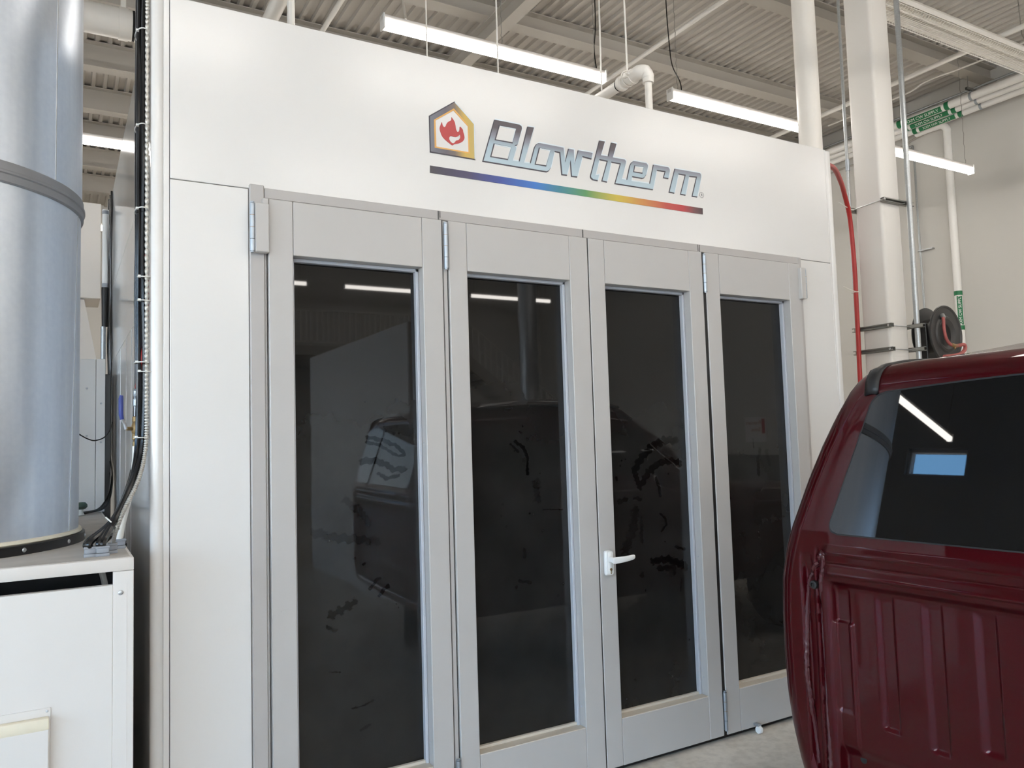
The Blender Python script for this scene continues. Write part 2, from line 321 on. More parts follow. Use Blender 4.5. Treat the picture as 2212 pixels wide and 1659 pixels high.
M_seal = mat('painted seam sealer', rgb(66,10,17), 0.42, metal=0.2, coat=0.4, var=0.2, scale=40, bump=0.9, bscale=120)

# ------------------------------------------------------------------ the room
X0, X1, Y0, Y1, ZC = -9.5, 11.8, -16.6, 16.5, 7.12
struct(MB().box(X0-.3, X1+.3, Y0-.3, Y1+.3, FLOOR-.2, FLOOR).build('floor', M_floor))
# corrugated roof deck, flutes along Y
mb = MB(); bm = mb.bm; p = .1524; prev = None; x = X0
prof = []
while x < X1:
    prof += [(x, ZC), (x+.045, ZC), (x+.060, ZC+.038), (x+.137, ZC+.038)]; x += p
rows = [[bm.verts.new((a, y, z)) for a, z in prof] for y in (Y0, Y1)]
for k in range(len(prof)-1): mb._f((rows[0][k], rows[0][k+1], rows[1][k+1], rows[1][k]))
mb.box(X0-.3, X1+.3, Y0-.3, Y1+.3, ZC+.06, ZC+.2)
struct(mb.build('ceiling', M_deck))
def wall_with_holes(name, axis, c, a0, a1, z0, z1, holes, th, m):
    """axis 'x': wall plane at x=c spanning y a0..a1; th is the signed thickness outward"""
    mb = MB(); ys = sorted({a0, a1} | {h[0] for h in holes} | {h[1] for h in holes}); zs = sorted({z0, z1} | {h[2] for h in holes} | {h[3] for h in holes})
    for i in range(len(ys)-1):
        for j in range(len(zs)-1):
            ym, zm = (ys[i]+ys[i+1])/2, (zs[j]+zs[j+1])/2
            if any(h[0] < ym < h[1] and h[2] < zm < h[3] for h in holes): continue
            lo, hi = min(c, c+th), max(c, c+th)
            if axis == 'x': mb.box(lo, hi, ys[i], ys[i+1], zs[j], zs[j+1])
            else: mb.box(ys[i], ys[i+1], lo, hi, zs[j], zs[j+1])
    return struct(mb.build(name, m))
WIN = [(-14.4,-10.2,0.4,4.4), (-9.4,-5.2,0.4,4.4), (-4.4,-0.4,0.4,4.4), (3.48,4.58,5.12,5.62), (1.3,2.45,5.12,5.62)]
wall_with_holes('wall_left', 'x', X0, Y0-.3, Y1+.3, FLOOR, ZC+.1, WIN, -.3, M_wallunlit)
wall_with_holes('wall_right', 'x', X1, Y0-.3, Y1+.3, FLOOR, ZC+.1, [], .3, M_wall)
wall_with_holes('wall_back', 'y', Y1, X0-.3, X1+.3, FLOOR, ZC+.1, [], .3, M_wall)
FILL_WIN = [(-9.3,-6.2,.3,4.6), (-3.2,-.2,.3,5.4)]  # unseen windows added to throw frontal daylight on the booth and floor
wall_with_holes('wall_front', 'y', Y0, X0-.3, X1+.3, FLOOR, ZC+.1, FILL_WIN, -.3, M_wall)
M_wglass = bpy.data.materials.new('clear pane'); M_wglass.use_nodes = True
_b = M_wglass.node_tree.nodes['Principled BSDF']; _b.inputs['Transmission Weight'].default_value = 1; _b.inputs['Roughness'].default_value = 0; _b.inputs['IOR'].default_value = 1.01; _b.inputs['Base Color'].default_value = (0.97,0.99,1,1)
for i, (a, b_, c, d) in enumerate(WIN + FILL_WIN):
    mb = MB(); w = .05; fw = i >= len(WIN)
    mb.box(X0-.18, X0-.08, a, a+w, c, d); mb.box(X0-.18, X0-.08, b_-w, b_, c, d); mb.box(X0-.18, X0-.08, a, b_, c, c+w); mb.box(X0-.18, X0-.08, a, b_, d-w, d)
    n = max(1, round((b_-a)/1.2))
    for k in range(1, n): mb.box(X0-.17, X0-.09, a+(b_-a)*k/n-.025, a+(b_-a)*k/n+.025, c, d)
    gp = MB().box(X0-.135, X0-.13, a+w, b_-w, c+w, d-w)
    if fw:                                   # added fill window: same unit turned into the wall behind the camera
        R_ = Matrix.Translation((0, Y0, 0)) @ Matrix(((0,1,0,0),(1,0,0,0),(0,0,1,0),(0,0,0,1))) @ Matrix.Translation((-X0, 0, 0))
        mb.xf(R_); gp.xf(R_)
    fr = struct(mb.build('window_%d' % (i+1), M_frame))
    gp.build('glass_pane', M_wglass, fr)

# roof framing: wide-flange beams along X, one girder along Y
def ibeam(mb, x0, x1, y0, zb, zt, bf, tf=.012, tw=.009, along='x'):
    yc = y0 + bf/2
    def bx(a0, a1, b0, b1, z0, z1):
        if along == 'x': mb.box(a0, a1, b0, b1, z0, z1)
        else: mb.box(b0, b1, a0, a1, z0, z1)
    bx(x0, x1, y0, y0+bf, zb, zb+tf); bx(x0, x1, y0, y0+bf, zt-tf, zt); bx(x0, x1, yc-tw/2, yc+tw/2, zb+tf, zt-tf)
    return mb
BY = [-13.6,-11.6,-9.2,-6.3,-4.7,-2.3,-.9,1.4,3.3,5.2,6.65,8.41,9.92,11.33,12.65,14.19]
names = {5.2:'grey roof beam crossing behind the long strip light over the sign', 6.65:'grey roof beam just showing along the top edge of the booth front', 3.3:'grey roof beam running from the white riser to the wall top, nearer than the one behind the strip lights',
  8.41:'grey roof beam just below the thick white pipe left of the cables', 9.92:'second grey roof beam below the thick white pipe left of the cables', 11.33:'grey roof beam right above the strip light left of the cables', 12.65:'grey roof beam right below the strip light left of the cables', 14.19:'lowest grey roof beam seen left of the cables',
  1.4:'grey roof beam cutting the top right corner above the wire-guarded heater'}
for y in BY:
    o = ibeam(MB(), X0, X1, y-.07 if y < 6 else y, 6.90 if y < 6 else 6.77, ZC-.001, .2).build('roof_beam', M_beam)
    tag(o, names.get(y, 'grey steel roof beam overhead on the camera side of the booth'), 'beam', 'roof beams under the deck')
o = ibeam(MB(), Y0, Y1, 3.90, 6.66, 6.895, .165, along='y').build('roof_girder', M_beam)
tag(o, 'grey roof girder running front to back above the first strip light, under the beams', 'girder')

# ------------------------------------------------------------------ strip lights
def strip_light(label, loc):
    t = thing('strip_light', label, 'light', loc, 'linear strip lights hung from the roof')
    x, y, z = loc
    MB().box(x, x+2.44, y-.035, y+.035, z+.035, z+.085, .006).build('housing', M_housing, t)
    mb = MB(); n = 8
    pr = [(-.042, .036)] + [(-.045*math.cos(math.pi*k/n), -.012 - .030*math.sin(math.pi*k/n)) for k in range(n+1)] + [(.042, .036)]
    mb.sweep(pr, [(x+.015, y, z), (x+2.425, y, z)]); mb.build('diffuser', M_lens, t)
    for e in (x, x+2.425): MB().box(e, e+.015, y-.05, y+.05, z-.045, z+.09, .004).build('end_cap', M_pvc, t)
    return t
def hang(t, xs, top=ZC, kind='chain'):
    for dx in xs:
        x, y, z = t.location[0]+dx, t.location[1], t.location[2]+.085
        mb = MB(); n = max(6, int((top-z)/.05))
        pts = [(x + (.004 if k % 2 else -.004), y + (.004 if k % 4 > 1 else -.004), z+(top-z)*k/n) for k in range(n+1)]
        mb.tube(pts, .0035, 5).build('suspension_chain', M_chain, t)
LZ = 5.30
L1 = strip_light('lit strip light above the booth sign, longest one in view at the top middle', (1.717, 3.17, LZ))
BACK = 'lit strip light hung on the camera side of the booth'
lights = [((5.04,3.17,LZ), 'lit strip light ending behind the round white riser right of the sprinkler elbow', (.12,)), ((8.36,3.17,LZ), 'lit strip light crossing the white wall pipe at the far right', (.5, 2.3,))]
for l, lab, ch in lights:
    d = dup(L1, l, lab); hang(d, ch, 6.93 if False else ZC)
hang(dup(L1, (-1.60, 7.22, LZ), 'lit strip light seen between the galvanised duct and the booth side'), (.12, 2.3))
xs = (-8.24, -4.92, -1.6, 1.717, 5.04, 8.36)
for y in (-14.45, -10.9, -7.4, -4.02, -.43):
    for x in (xs if y < -1 else (1.717, 5.04, 8.36)): hang(dup(L1, (x, y, LZ), BACK), (.12, 2.3))
for x in (-8.24, -4.92): hang(dup(L1, (x, 3.17, LZ), BACK.replace('on the camera side of the booth', 'beyond the duct on the left')), (.12, 2.3))
for x in (-8.24, -4.92, 1.717, 5.04, 8.36): hang(dup(L1, (x, 7.22, LZ), 'lit strip light hidden behind the booth, second row back'), (.12, 2.3))
for x in xs: hang(dup(L1, (x, 11.3, LZ), 'lit strip light hidden behind the booth, farthest row'), (.12, 2.3))
hang(L1, (1.22, 2.32))
def cord(pts, label, m=M_gloss, r=.006, name='power_cord', cat='cord'):
    return tag(MB().tube(smooth_path(pts), r, 8).build(name, m), label, cat)
cord([(5.22,3.17,5.39),(5.20,3.17,5.5),(5.10,3.17,5.66),(5.07,3.17,5.9),(5.05,3.17,6.4),(5.07,3.17,7.1)], 'black cord dropping to the left end of the right-hand strip light')
cord([(4.06,3.17,5.39),(4.04,3.17,5.6),(4.07,3.17,6.0),(4.06,3.17,7.1)], 'black cord dropping to the right end of the strip light above the sign')
jb = thing('junction_box', 'grey junction box on the deck above the left end of the middle strip light', 'electrical box', (2.75,4.6,ZC-.06))
MB().box(2.69,2.81,4.55,4.65,ZC-.075,ZC-.002,.004).build('box', M_beam, jb)
MB().tube(smooth_path([(2.69,4.6,ZC-.05),(2.55,4.45,ZC-.2),(2.3,4.0,6.6),(2.05,3.5,5.9),(1.98,3.25,5.45)]), .011, 8).build('feed_cable', M_beam, jb)

# ------------------------------------------------------------------ spray booth
H = 3.372; FY = .03
booth = thing('spray_booth', 'white spray booth with four grey glazed folding door leaves and a printed sign', 'spray booth', (1.55, 0, FLOOR))
MB().box(-.362, 3.452, FY, FY+.05, 2.644, H, .002, 1).build('header_panel', M_white, booth)
MB().box(-.362, -.072, FY, FY+.05, FLOOR, 2.641, .002, 1).build('front_panel', M_white, booth)
MB().box(3.162, 3.452, FY, FY+.05, FLOOR, 2.641, .002, 1).build('front_panel', M_white, booth)
mb = MB(); mb.box(-.428, -.379, FY, FY+.07, FLOOR, H, .022, 5); mb.box(-.385, -.364, FY+.002, FY+.05, FLOOR, H, .002, 1); mb.build('corner_post', M_white, booth)
mb = MB(); mb.box(3.466, 3.515, FY, FY+.07, FLOOR, H, .014, 4); mb.box(3.455, 3.468, FY+.002, FY+.05, FLOOR, H, .002, 1); mb.build('corner_post', M_white, booth)
SD = 2.95
for sx in (-.425, 3.475):
    mb = MB(); zc = [FLOOR, 2.19, 2.69, H]
    for k in range(3): mb.box(sx, sx+.04, FY+.072, SD, zc[k]+(.0012 if k else 0), zc[k+1]-.0012, .001, 1)
    if sx < 0:
        for y in (1.0, 1.35, 1.8): mb.box(sx-.0015, sx+.001, y-.0025, y+.0025, FLOOR, 2.188)
    mb.build('side_wall', M_side, booth)
MB().box(-.425, 3.515, SD-.05, SD, FLOOR, H).build('rear_wall', M_white, booth)
MB().box(-.41, 3.50, FY+.03, SD-.02, H-.06, H-.01).build('roof_panel', M_white, booth)
# sign
sg = MB()
for kind, outer, holes in LET:
    cx = sum(p[0] for p in outer)/len(outer)
    sg.mi = 0; sg.poly([(a-.0035, b-.0035) for a, b in outer], [[(a+.0035, b+.0025) for a, b in h] for h in holes], FY-.0016, FY)
lettering = sg.build('lettering', M_logodk, booth)
sg = MB()
for kind, outer, holes in LET: sg.poly([(a+.0028, b+.0036) for a, b in outer], [[(a-.001, b-.002) for a, b in h] for h in holes], FY-.0014, FY)
sg.build('letter_highlight', M_logolt, lettering)
sg = MB()
def inset(L, d):
    out = []; n = len(L); A = sum(L[i][0]*L[(i+1) % n][1]-L[(i+1) % n][0]*L[i][1] for i in range(n)); s = 1 if A > 0 else -1
    for i in range(n):
        p0, p1, p2 = Vector(L[i-1]), Vector(L[i]), Vector(L[(i+1) % n])
        a = (p1-p0).normalized(); b = (p2-p1).normalized(); n1 = Vector((-a.y, a.x))*s; n2 = Vector((-b.y, b.x))*s
        m = n1+n2; l = m.length
        if l < .35: m = n1*.6; l = 1; out.append(p1 + m*d); continue
        m /= l; out.append(p1 + m*min(d/max(.35, m.dot(n1)), d*2))
    return [tuple(p) for p in out]
for kind, outer, holes in LET: sg.poly(inset(outer, .0028), [inset(h, -.0028) for h in holes], FY-.0022, FY)
o = sg.build('letter_face', M_logo, lettering)
emb = MB().poly(HOUSE, [HIN], FY-.002, FY).build('house_emblem', M_housem, booth)
MB().poly(HIN, [HWH], FY-.0018, FY).build('emblem_edge', M_orange, emb)
mb = MB()
for k in range(5):
    a, b = Vector(HOUSE[k]), Vector(HOUSE[(k+1) % 5])
    if k in (0, 1): m_ = 1
    else: m_ = 0
    mb.mi = m_; d = (b-a).normalized(); n = Vector((d.y, -d.x)); c = (a+b)/2
    if n.dot(c - Vector((.845, 3.03))) > 0: n = -n
    q = [a, b, b+n*.005, a+n*.005]; mb.poly([tuple(v) for v in q], [], FY-.0026, FY-.0001)
mb.build('emblem_rim', [M_logodk, M_logolt], emb)
_cl = lambda L: [(p.x, p.y) for p in smooth_path([(a, b, 0) for a, b in L+L[:1]], 4)[:-1]]
MB().poly(_cl(FLAME), [_cl(FHOLE)], FY-.002, FY).build('flame', M_flame, emb)
MB().poly(STRIPE, [], FY-.002, FY).build('rainbow_stripe', M_stripe, booth)
mb = MB(); n = 20
mb.tube([(2.389+.0155*math.cos(2*math.pi*k/n), FY-.0008, 2.938+.0155*math.sin(2*math.pi*k/n)) for k in range(n)], .0008, 4, closed=True)
def text_mesh(s, size, m, name, parent, mw, ext=.0006):
    cu = bpy.data.curves.new(name, 'FONT'); cu.body = s; cu.size = size; cu.extrude = ext; cu.align_x = 'CENTER'; cu.align_y = 'CENTER'
    tmp = bpy.data.objects.new(name+'_tmp', cu); COL.objects.link(tmp)
    dg = bpy.context.evaluated_depsgraph_get(); me = bpy.data.meshes.new_from_object(tmp.evaluated_get(dg))
    bpy.data.objects.remove(tmp); bpy.data.curves.remove(cu)
    me.transform(mw); me.materials.clear(); me.materials.append(m)
    off = Vector((0,0,0)); q = parent
    while q: off += q.location; q = q.parent
    me.transform(Matrix.Translation(-off))
    o = bpy.data.objects.new(name, me); COL.objects.link(o); o.parent = parent
    return o
reg = mb.build('registered_mark', M_logodk, booth)
text_mesh('R', .019, M_logodk, 'mark_letter', reg, Matrix.Translation((2.389, FY-.001, 2.938)) @ Matrix.Rotation(math.pi/2, 4, 'X'), .0003)

# door frame
T, W, B0, SL = 2.602, 2.378, 0.006, .226
mb = MB(); mb.box(-.012, 3.16, .014, .06, T+.004, 2.648, .002, 1)
for sx in (.756, 1.553, 2.322, 2.338): pass
mb.box(-.07, -.014, .012, .06, FLOOR, 2.658, .003, 1); mb.box(3.128, 3.16, .012, .06, FLOOR, 2.646, .003, 1)
mb.box(-.013, -.004, .02, .05, FLOOR, 2.6, .002, 1)
fr = mb.build('door_frame', M_frame, booth)
LE = [(0.0,.099,.668,.766), (.798,.891,1.456,1.567), (1.574,1.672,2.240,2.340), (2.363,2.466,3.029,3.128)]
for a, b in ((.764,.800), (1.564,1.577), (2.338,2.365)):
    MB().box(a, b, .016 if a < 1 else .006, .06, .01, T-.002).build('gasket', M_rubber, booth)
MB().box(.774, .7925, .010, .05, .01, T, .002, 1).build('gap_strip', M_grey, booth)
for x, w, h in ((.7535,.007,.046),(.763,.004,.03),(1.548,.008,.044),(2.325,.005,.036),(2.336,.005,.04)):
    MB().box(x, x+w, .0134, .0142, 2.646-h, 2.646).build('scuff_mark', M_scuff, booth, label='black rub mark left by the folding doors')
def stroke_mask(strokes, x, z):
    best = 0
    for pts, r, a in strokes:
        d = 9
        if len(pts) == 1: d = math.hypot((x-pts[0][0])*1.15, z-pts[0][1])
        for i in range(len(pts)-1):
            (ax, az), (bx, bz) = pts[i], pts[i+1]; ux, uz = bx-ax, bz-az; l = ux*ux+uz*uz
            t = max(0, min(1, ((x-ax)*ux+(z-az)*uz)/l)); d = min(d, math.hypot(x-ax-t*ux, z-az-t*uz))
        if d < r*2.2:
            rr = r*(.92+.22*math.sin(x*150+z*70)+.18*math.sin(z*270-x*110)+.08*math.sin(x*510+z*420))
            best = max(best, a*max(0, min(1, (rr-d)/(r*.28)+.5)))
    return best
GY = .075
for li, (xa, xb, xc, xd) in enumerate(LE):
    mb = MB(); s = .0012
    mb.box(xa, xb-s, 0, .085, B0, T, .003, 1); mb.box(xc+s, xd, 0, .085, B0, T, .003, 1)
    mb.box(xb, xc, .0004, .085, W, T-.001, .002, 1); mb.box(xb, xc, .0004, .085, B0, SL, .002, 1)
    if li == 0: mb.box(.035, .062, -.002, .001, .957, .964)
    leaf = mb.build('door_leaf', M_grey, booth)
    e = .014
    mb = MB(); mb.box(xb, xb+e, .048, GY, SL, W, .002, 1); mb.box(xc-e, xc, .048, GY, SL, W, .002, 1)
    mb.box(xb, xc, .048, GY, W-e, W, .002, 1); mb.mi = 1; mb.box(xb+.001, xc-.001, .002, GY, SL-.001, SL+.003); mb.box(xb, xc, .056, GY, SL, SL+e, .002, 1); mb.mi = 0
    for z in (.32, .95, 1.6, 2.28): mb.lathe([(.003, 0), (.0025, -.002), (0, -.0025)], 8, (xc-.0005, .03, z), 'X')
    mb.build('glazing_bead', [M_bead, M_sill], leaf)
    # pane, finely gridded so wiped marks can be stored per vertex
    g = MB(); gx, gz = 170, 620; vs = []; wv = []
    st = SMUDGE[li+1]
    for j in range(gz+1):
        z = SL+.004 + (W-SL-.008)*j/gz; near = [q for q in st if min(p[1] for p in q[0])-q[1]*2.5 < z < max(p[1] for p in q[0])+q[1]*2.5]
        for i in range(gx+1):
            x = xb+.004 + (xc-xb-.008)*i/gx
            vs.append(g.bm.verts.new((x, GY, z))); wv.append(stroke_mask(near, x, z) if near else 0.0)
    for j in range(gz):
        for i in range(gx):
            k = j*(gx+1)+i; g._f((vs[k], vs[k+1], vs[k+gx+2], vs[k+gx+1]))
    n0 = len(vs)
    g.box(xb+.004, xc-.004, GY+.0005, GY+.008, SL+.004, W-.004)
    pane = g.build('glass_pane', M_pane, leaf)
    at = pane.data.attributes.new('wipe', 'FLOAT', 'POINT')
    at.data.foreach_set('value', wv + [0.0]*(len(pane.data.vertices)-n0))
    def hinge(x, z0, z1, y=-.004, r=.0105):
        mb = MB(); n = 4; h = (z1-z0-.012)/n
        for k in range(n): mb.cyl((x, y, z0+.006+h*k), (x, y, z0+.006+h*(k+1)-.002), r, 14)
        for k in range(1, n):
            mb.mi = 1 if k > 1 else 2; mb.cyl((x, y, z0+.006+h*k-.0045), (x, y, z0+.006+h*k+.0025), r*(.96 if k > 1 else .85), 12)
        mb.mi = 0
        mb.cyl((x, y, z0), (x, y, z0+.006), r*.7, 10); mb.cyl((x, y, z1-.006), (x, y, z1), r*.8, 10)
        hg = mb.build('hinge', [M_zinc, M_brass, M_dark], leaf)
        return hg
    if li == 0:
        for z0, z1 in ((2.373,2.578), (.04,.245)):
            hinge(-.066, z0, z1, -.012)
        MB().box(-.056, -.002, -.022, .012, 2.376, 2.574, .003, 1).build('hinge_plate', M_grey, leaf)
        MB().box(-.024, -.002, -.01, .014, 2.574, 2.60, .002, 1).build('hinge_block', M_grey, leaf)
    if li in (1, 3):
        x = (LE[li-1][3]+xa)/2
        for z0, z1 in ((2.375,2.592), (.03,.237)): hinge(x, z0, z1)
    if li == 3:
        MB().box(3.112, 3.152, -.022, .012, 2.388, 2.577, .003, 1).build('hinge_plate', M_grey, leaf)
        hinge(3.156, 2.39, 2.575, -.01)
    if li == 2:
        mb = MB(); mb.box(1.590, 1.632, -.026, 0, .926, 1.047, .012, 4); mb.box(1.596, 1.630, -.034, -.02, .930, 1.046, .012, 4)
        hd = mb.build('handle_plate', M_pvc, leaf)
        mb = MB(); mb.tube([(1.613,-.03,1.004), (1.613,-.045,1.004), (1.613,-.062,1.004)], [.015,.0125,.0135], 18)
        pr = []
        mb.build('handle_neck', M_pvc, hd)
        mb = MB(); bm = mb.bm; rings = []
        for k, t in enumerate([0, .03, .1, .3, .5, .7, .88, .96, 1.0]):
            x = 1.601 + .137*t; hh = (.0165 - .005*t) * (0.62 if t in (0, 1.0) else .9 if t in (.03, .96) else 1); zc = 1.003 + .007*t*t; yy = -.064 - .012*math.sin(t*math.pi)*.5
            ww = .0065 if t not in (0, 1.0) else .004
            rings.append([bm.verts.new((x, yy+ww*math.cos(a)*(abs(math.cos(a))**-.4 if abs(math.cos(a)) > .01 else 1), zc+hh*math.sin(a))) for a in [2*math.pi*q/14 for q in range(14)]])
        for k in range(len(rings)-1):
            for q in range(14): mb._f((rings[k][q], rings[k][(q+1) % 14], rings[k+1][(q+1) % 14], rings[k+1][q]), True)
        mb._f(rings[0]); mb._f(rings[-1][::-1]); mb.build('handle_lever', M_pvc, hd)
        mb = MB(); mb.cyl((1.613,-.0335,.957), (1.613,-.037,.957), .0065, 14); mb.box(1.6105, 1.6155, -.037, -.033, .935, .955, .001, 1)
        mb.mi = 1; mb.box(1.6122, 1.6138, -.0375, -.036, .946, .958)
        mb.build('lock_cylinder', [M_brass, M_dark], hd, label='brass lock cylinder')
mb = MB(); mb.box(1.0, 3.12, .03, .05, -.018, .006); mb.build('bottom_seal', M_rubber, booth)
ro = thing('door_roller', 'small white roller under the last door leaf by the truck', 'roller', (2.565, -.03, FLOOR))
MB().lathe([(.004,-.011),(.018,-.011),(.02,-.008),(.02,.008),(.018,.011),(.004,.011)], 18, (2.565,-.03,FLOOR+.02), 'X').build('wheel', M_pvc, ro)
MB().box(2.552, 2.578, -.036, -.0005, FLOOR+.0395, FLOOR+.05, .002, 1).build('bracket', M_zinc, ro)

# ------------------------------------------------------------------ left: equipment cabinet, duct, cables
CT = 1.248
cab = thing('equipment_cabinet', 'white metal cabinet with a dusty top standing left of the booth under the big duct', 'cabinet', (-1.25, .9, FLOOR))
cx0, cx1, cy0, cy1 = -2.0, -.5, -.2, 2.35
mb = MB(); mb.box(cx0, cx1, cy0-.004, cy1, CT-.042, CT, .003, 2); mb.build('lid', M_cabw, cab)
mb = MB(); mb.box(cx0+.01, cx1-.01, cy0+.01, cy1-.01, CT-.0005, CT+.0012); mb.build('dusty_top_sheet', M_dust, cab)
mb = MB(); s = .012                              # front panel with the open slot at its top
mb.box(cx0+s, -.562, cy0, cy0+.03, FLOOR, 1.162, .002, 1); mb.box(-.562, cx1, cy0, cy0+.03, FLOOR, CT-.043, .002, 1)
mb.box(cx0, cx0+.03, cy0+.03, cy1, FLOOR, CT-.042); mb.box(cx1-.03, cx1, cy0+.03, cy1, FLOOR, CT-.042); mb.box(cx0, cx1, cy1-.03, cy1, FLOOR, CT-.042)
mb.build('body', M_cabw, cab)
mb = MB(); mb.box(-.5222, -.5206, cy0-.0012, cy0+.002, FLOOR+.05, 1.165); mb.build('edge_fold', M_cabw, cab)
MB().box(cx0+.03, cx1-.031, cy0+.25, cy0+.27, 0.1, CT-.045).build('dark_interior_sheet', M_dark, cab)  # black sheet standing in for the shade inside the open slot
mb = MB(); mb.lathe([(.0085,0),(.008,-.003),(.005,-.0045),(0,-.005)], 14, (-.540, cy0, 1.134), 'Y'); mb.box(-.546,-.534,cy0-.0056,cy0-.004,1.1332,1.1348); mb.box(-.5408,-.5392,cy0-.0056,cy0-.004,1.128,1.140); mb.build('screw', M_bolt, cab)
mb = MB(); mb.box(-1.6, -.737, cy0-.004, cy0, .2, .800, .001, 1); mb.box(-1.6, -.740, cy0-.03, cy0-.004, .2, .775, .004, 1); ap = mb.build('access_panel', M_cabw, cab)
MB().box(-1.6, -.741, cy0-.032, cy0-.0035, .738, .776, .006, 2).build('caulk_strip', M_cream, ap)
MB().lathe([(.004,0),(.003,-.002),(0,-.0025)], 8, (-.7475, cy0-.004, .79), 'Y').build('rivet', M_bolt, ap)
MB().tube(smooth_path([(-.60,-.02,1.22),(-.585,-.06,1.17),(-.575,-.10,1.10),(-.57,-.12,.98)]), .010, 10).build('inner_conduit', M_flex, cab)
def gland(x, y, w, n='cable_gland'):
    mb = MB(); mb.box(x-w, x+w, y-.017, y+.017, CT, CT+.012, .004, 2); mb.box(x-w*.92, x+w*.92, y-.015, y+.015, CT+.012, CT+.036, .005, 2)
    mb.box(x-w*1.02, x+w*1.02, y-.0175, y+.0175, CT+.028, CT+.036, .002, 1)
    return mb.build(n, M_gland, cab)
gland(-.627, -.095, .020); gland(-.590, -.105, .022); gland(-.556, -.04, .016); gland(-.528, .09, .022)

duct = thing('exhaust_duct', 'large round galvanised duct rising from the white cabinet to the ceiling', 'duct', (-1.23, .59, CT))
dc, DR = (-1.23, .59), .58
MB().lathe([(DR, CT+.002), (DR, 2.60)], 96, (dc[0], dc[1], 0)).build('lower_section', M_duct, duct)
MB().lathe([(DR+.004, 2.60), (DR+.004, 7.0)], 96, (dc[0], dc[1], 0)).build('upper_section', M_duct, duct)
MB().lathe([(DR+.003, 2.575), (DR+.010, 2.580), (DR+.011, 2.606), (DR+.016, 2.61), (DR+.016, 2.618), (DR+.011, 2.622), (DR+.010, 2.650), (DR+.004, 2.655)], 96, (dc[0], dc[1], 0)).build('joint_band', M_band, duct)
fl = MB().lathe([(DR+.001, CT+.001), (DR+.024, CT+.001), (DR+.024, CT+.034), (DR+.001, CT+.036)], 96, (dc[0], dc[1], 0)).build('base_flange', M_black, duct)
MB().lathe([(DR+.0, CT+.030), (DR+.014, CT+.040), (DR+.010, CT+.050), (DR, CT+.052)], 96, (dc[0], dc[1], 0)).build('sealant_ring', M_cream, fl)
for a in (-75, -62, -48, -26, -6, 14, 40):
    t = math.radians(a); c, s = math.cos(t), math.sin(t); r = DR+.024
    MB().tube([(dc[0]+c*r, dc[1]+s*r, CT+.018), (dc[0]+c*(r+.004), dc[1]+s*(r+.004), CT+.018)], [.0085,.006], 10).build('flange_bolt', M_bolt, fl)
def seam(a0, z0, a1, z1, r, nm):
    pts = []
    for k in range(24):
        t = k/23; a = math.radians(a0+(a1-a0)*t); pts.append((dc[0]+math.cos(a)*r, dc[1]+math.sin(a)*r, z0+(z1-z0)*t))
    MB().tube(pts, .0026, 6).build(nm, M_bolt, duct)
seam(-20.5, CT+.04, -12.6, 2.575, DR+.0006, 'seam'); seam(-33.5, 2.655, -32, 7.0, DR+.0046, 'seam')

# cables down the booth corner
def cable(label, pts, r, m=M_gloss, n=8, name='cable', cat='cable', group='black cables strapped to the booth corner'):
    return tag(MB().tube(smooth_path(pts, 8), r, n).build(name, m), label, cat, group)
def bundle(dx, dy, j, end):
    w = random.Random(j); pts = []
    pts.append((-.42+dx*.3, .30+dy, 3.50)); pts.append((-.445+dx, .16+dy, 3.44))
    for z in (3.30, 3.0, 2.72, 2.45, 2.2, 1.95, 1.75): pts.append((-.452+dx+w.uniform(-.003,.003), .125+dy+w.uniform(-.008,.008), z))
    pts += [(-.462+dx*.8, .10+dy*.8, 1.58), (-.505, .03+dy*.6, 1.455), (-.555+dx*.3, -.03+dy*.4, 1.355), end]
    pts.append((end[0]-.003, end[1]-.002, CT+.03)); return pts
ends = [(-.634,-.09,1.30), (-.624,-.10,1.30), (-.598,-.10,1.30), (-.586,-.105,1.30)]
labs = ['black cable at the booth corner ending in the left grey gland, outermost of the bundle', 'black cable at the booth corner ending in the left grey gland, inner of the pair', 'black cable at the booth corner ending in the second grey gland, outer of the pair', 'black cable at the booth corner, innermost of the bundle beside the ribbed conduit']
offs = [(-.012, .060), (-.002, .022), (-.012, -.012), (.006, -.038)]
for j in range(4): cable(labs[j], bundle(offs[j][0], offs[j][1], j, ends[j]), .0105)
pts = [(-.415,.2,3.52), (-.435,.085,3.45)] + [(-.440,.058,z) for z in (3.3,2.9,2.5,2.1,1.8)] + [(-.443,.045,1.62),(-.470,.01,1.50),(-.520,-.035,1.395),(-.547,-.045,1.32),(-.556,-.045,CT+.03)]
P = smooth_path(pts, 50); mb = MB()
mb.tube(P, [.0078 if k % 3 else .0050 for k in range(len(P))], 10); tag(mb.build('ribbed_conduit', M_flex), 'ribbed metal flexible conduit down the booth corner beside the black cables', 'conduit')
tag(MB().tube(smooth_path([(-.440,.085,2.35),(-.438,.085,2.2),(-.440,.09,2.05),(-.450,.105,1.96),(-.462,.117,1.89),(-.468,.12,1.84)]), .0075, 8).build('air_hose', M_redhose), 'thin red hose among the black cables, running into the valve', 'hose')
k = 0
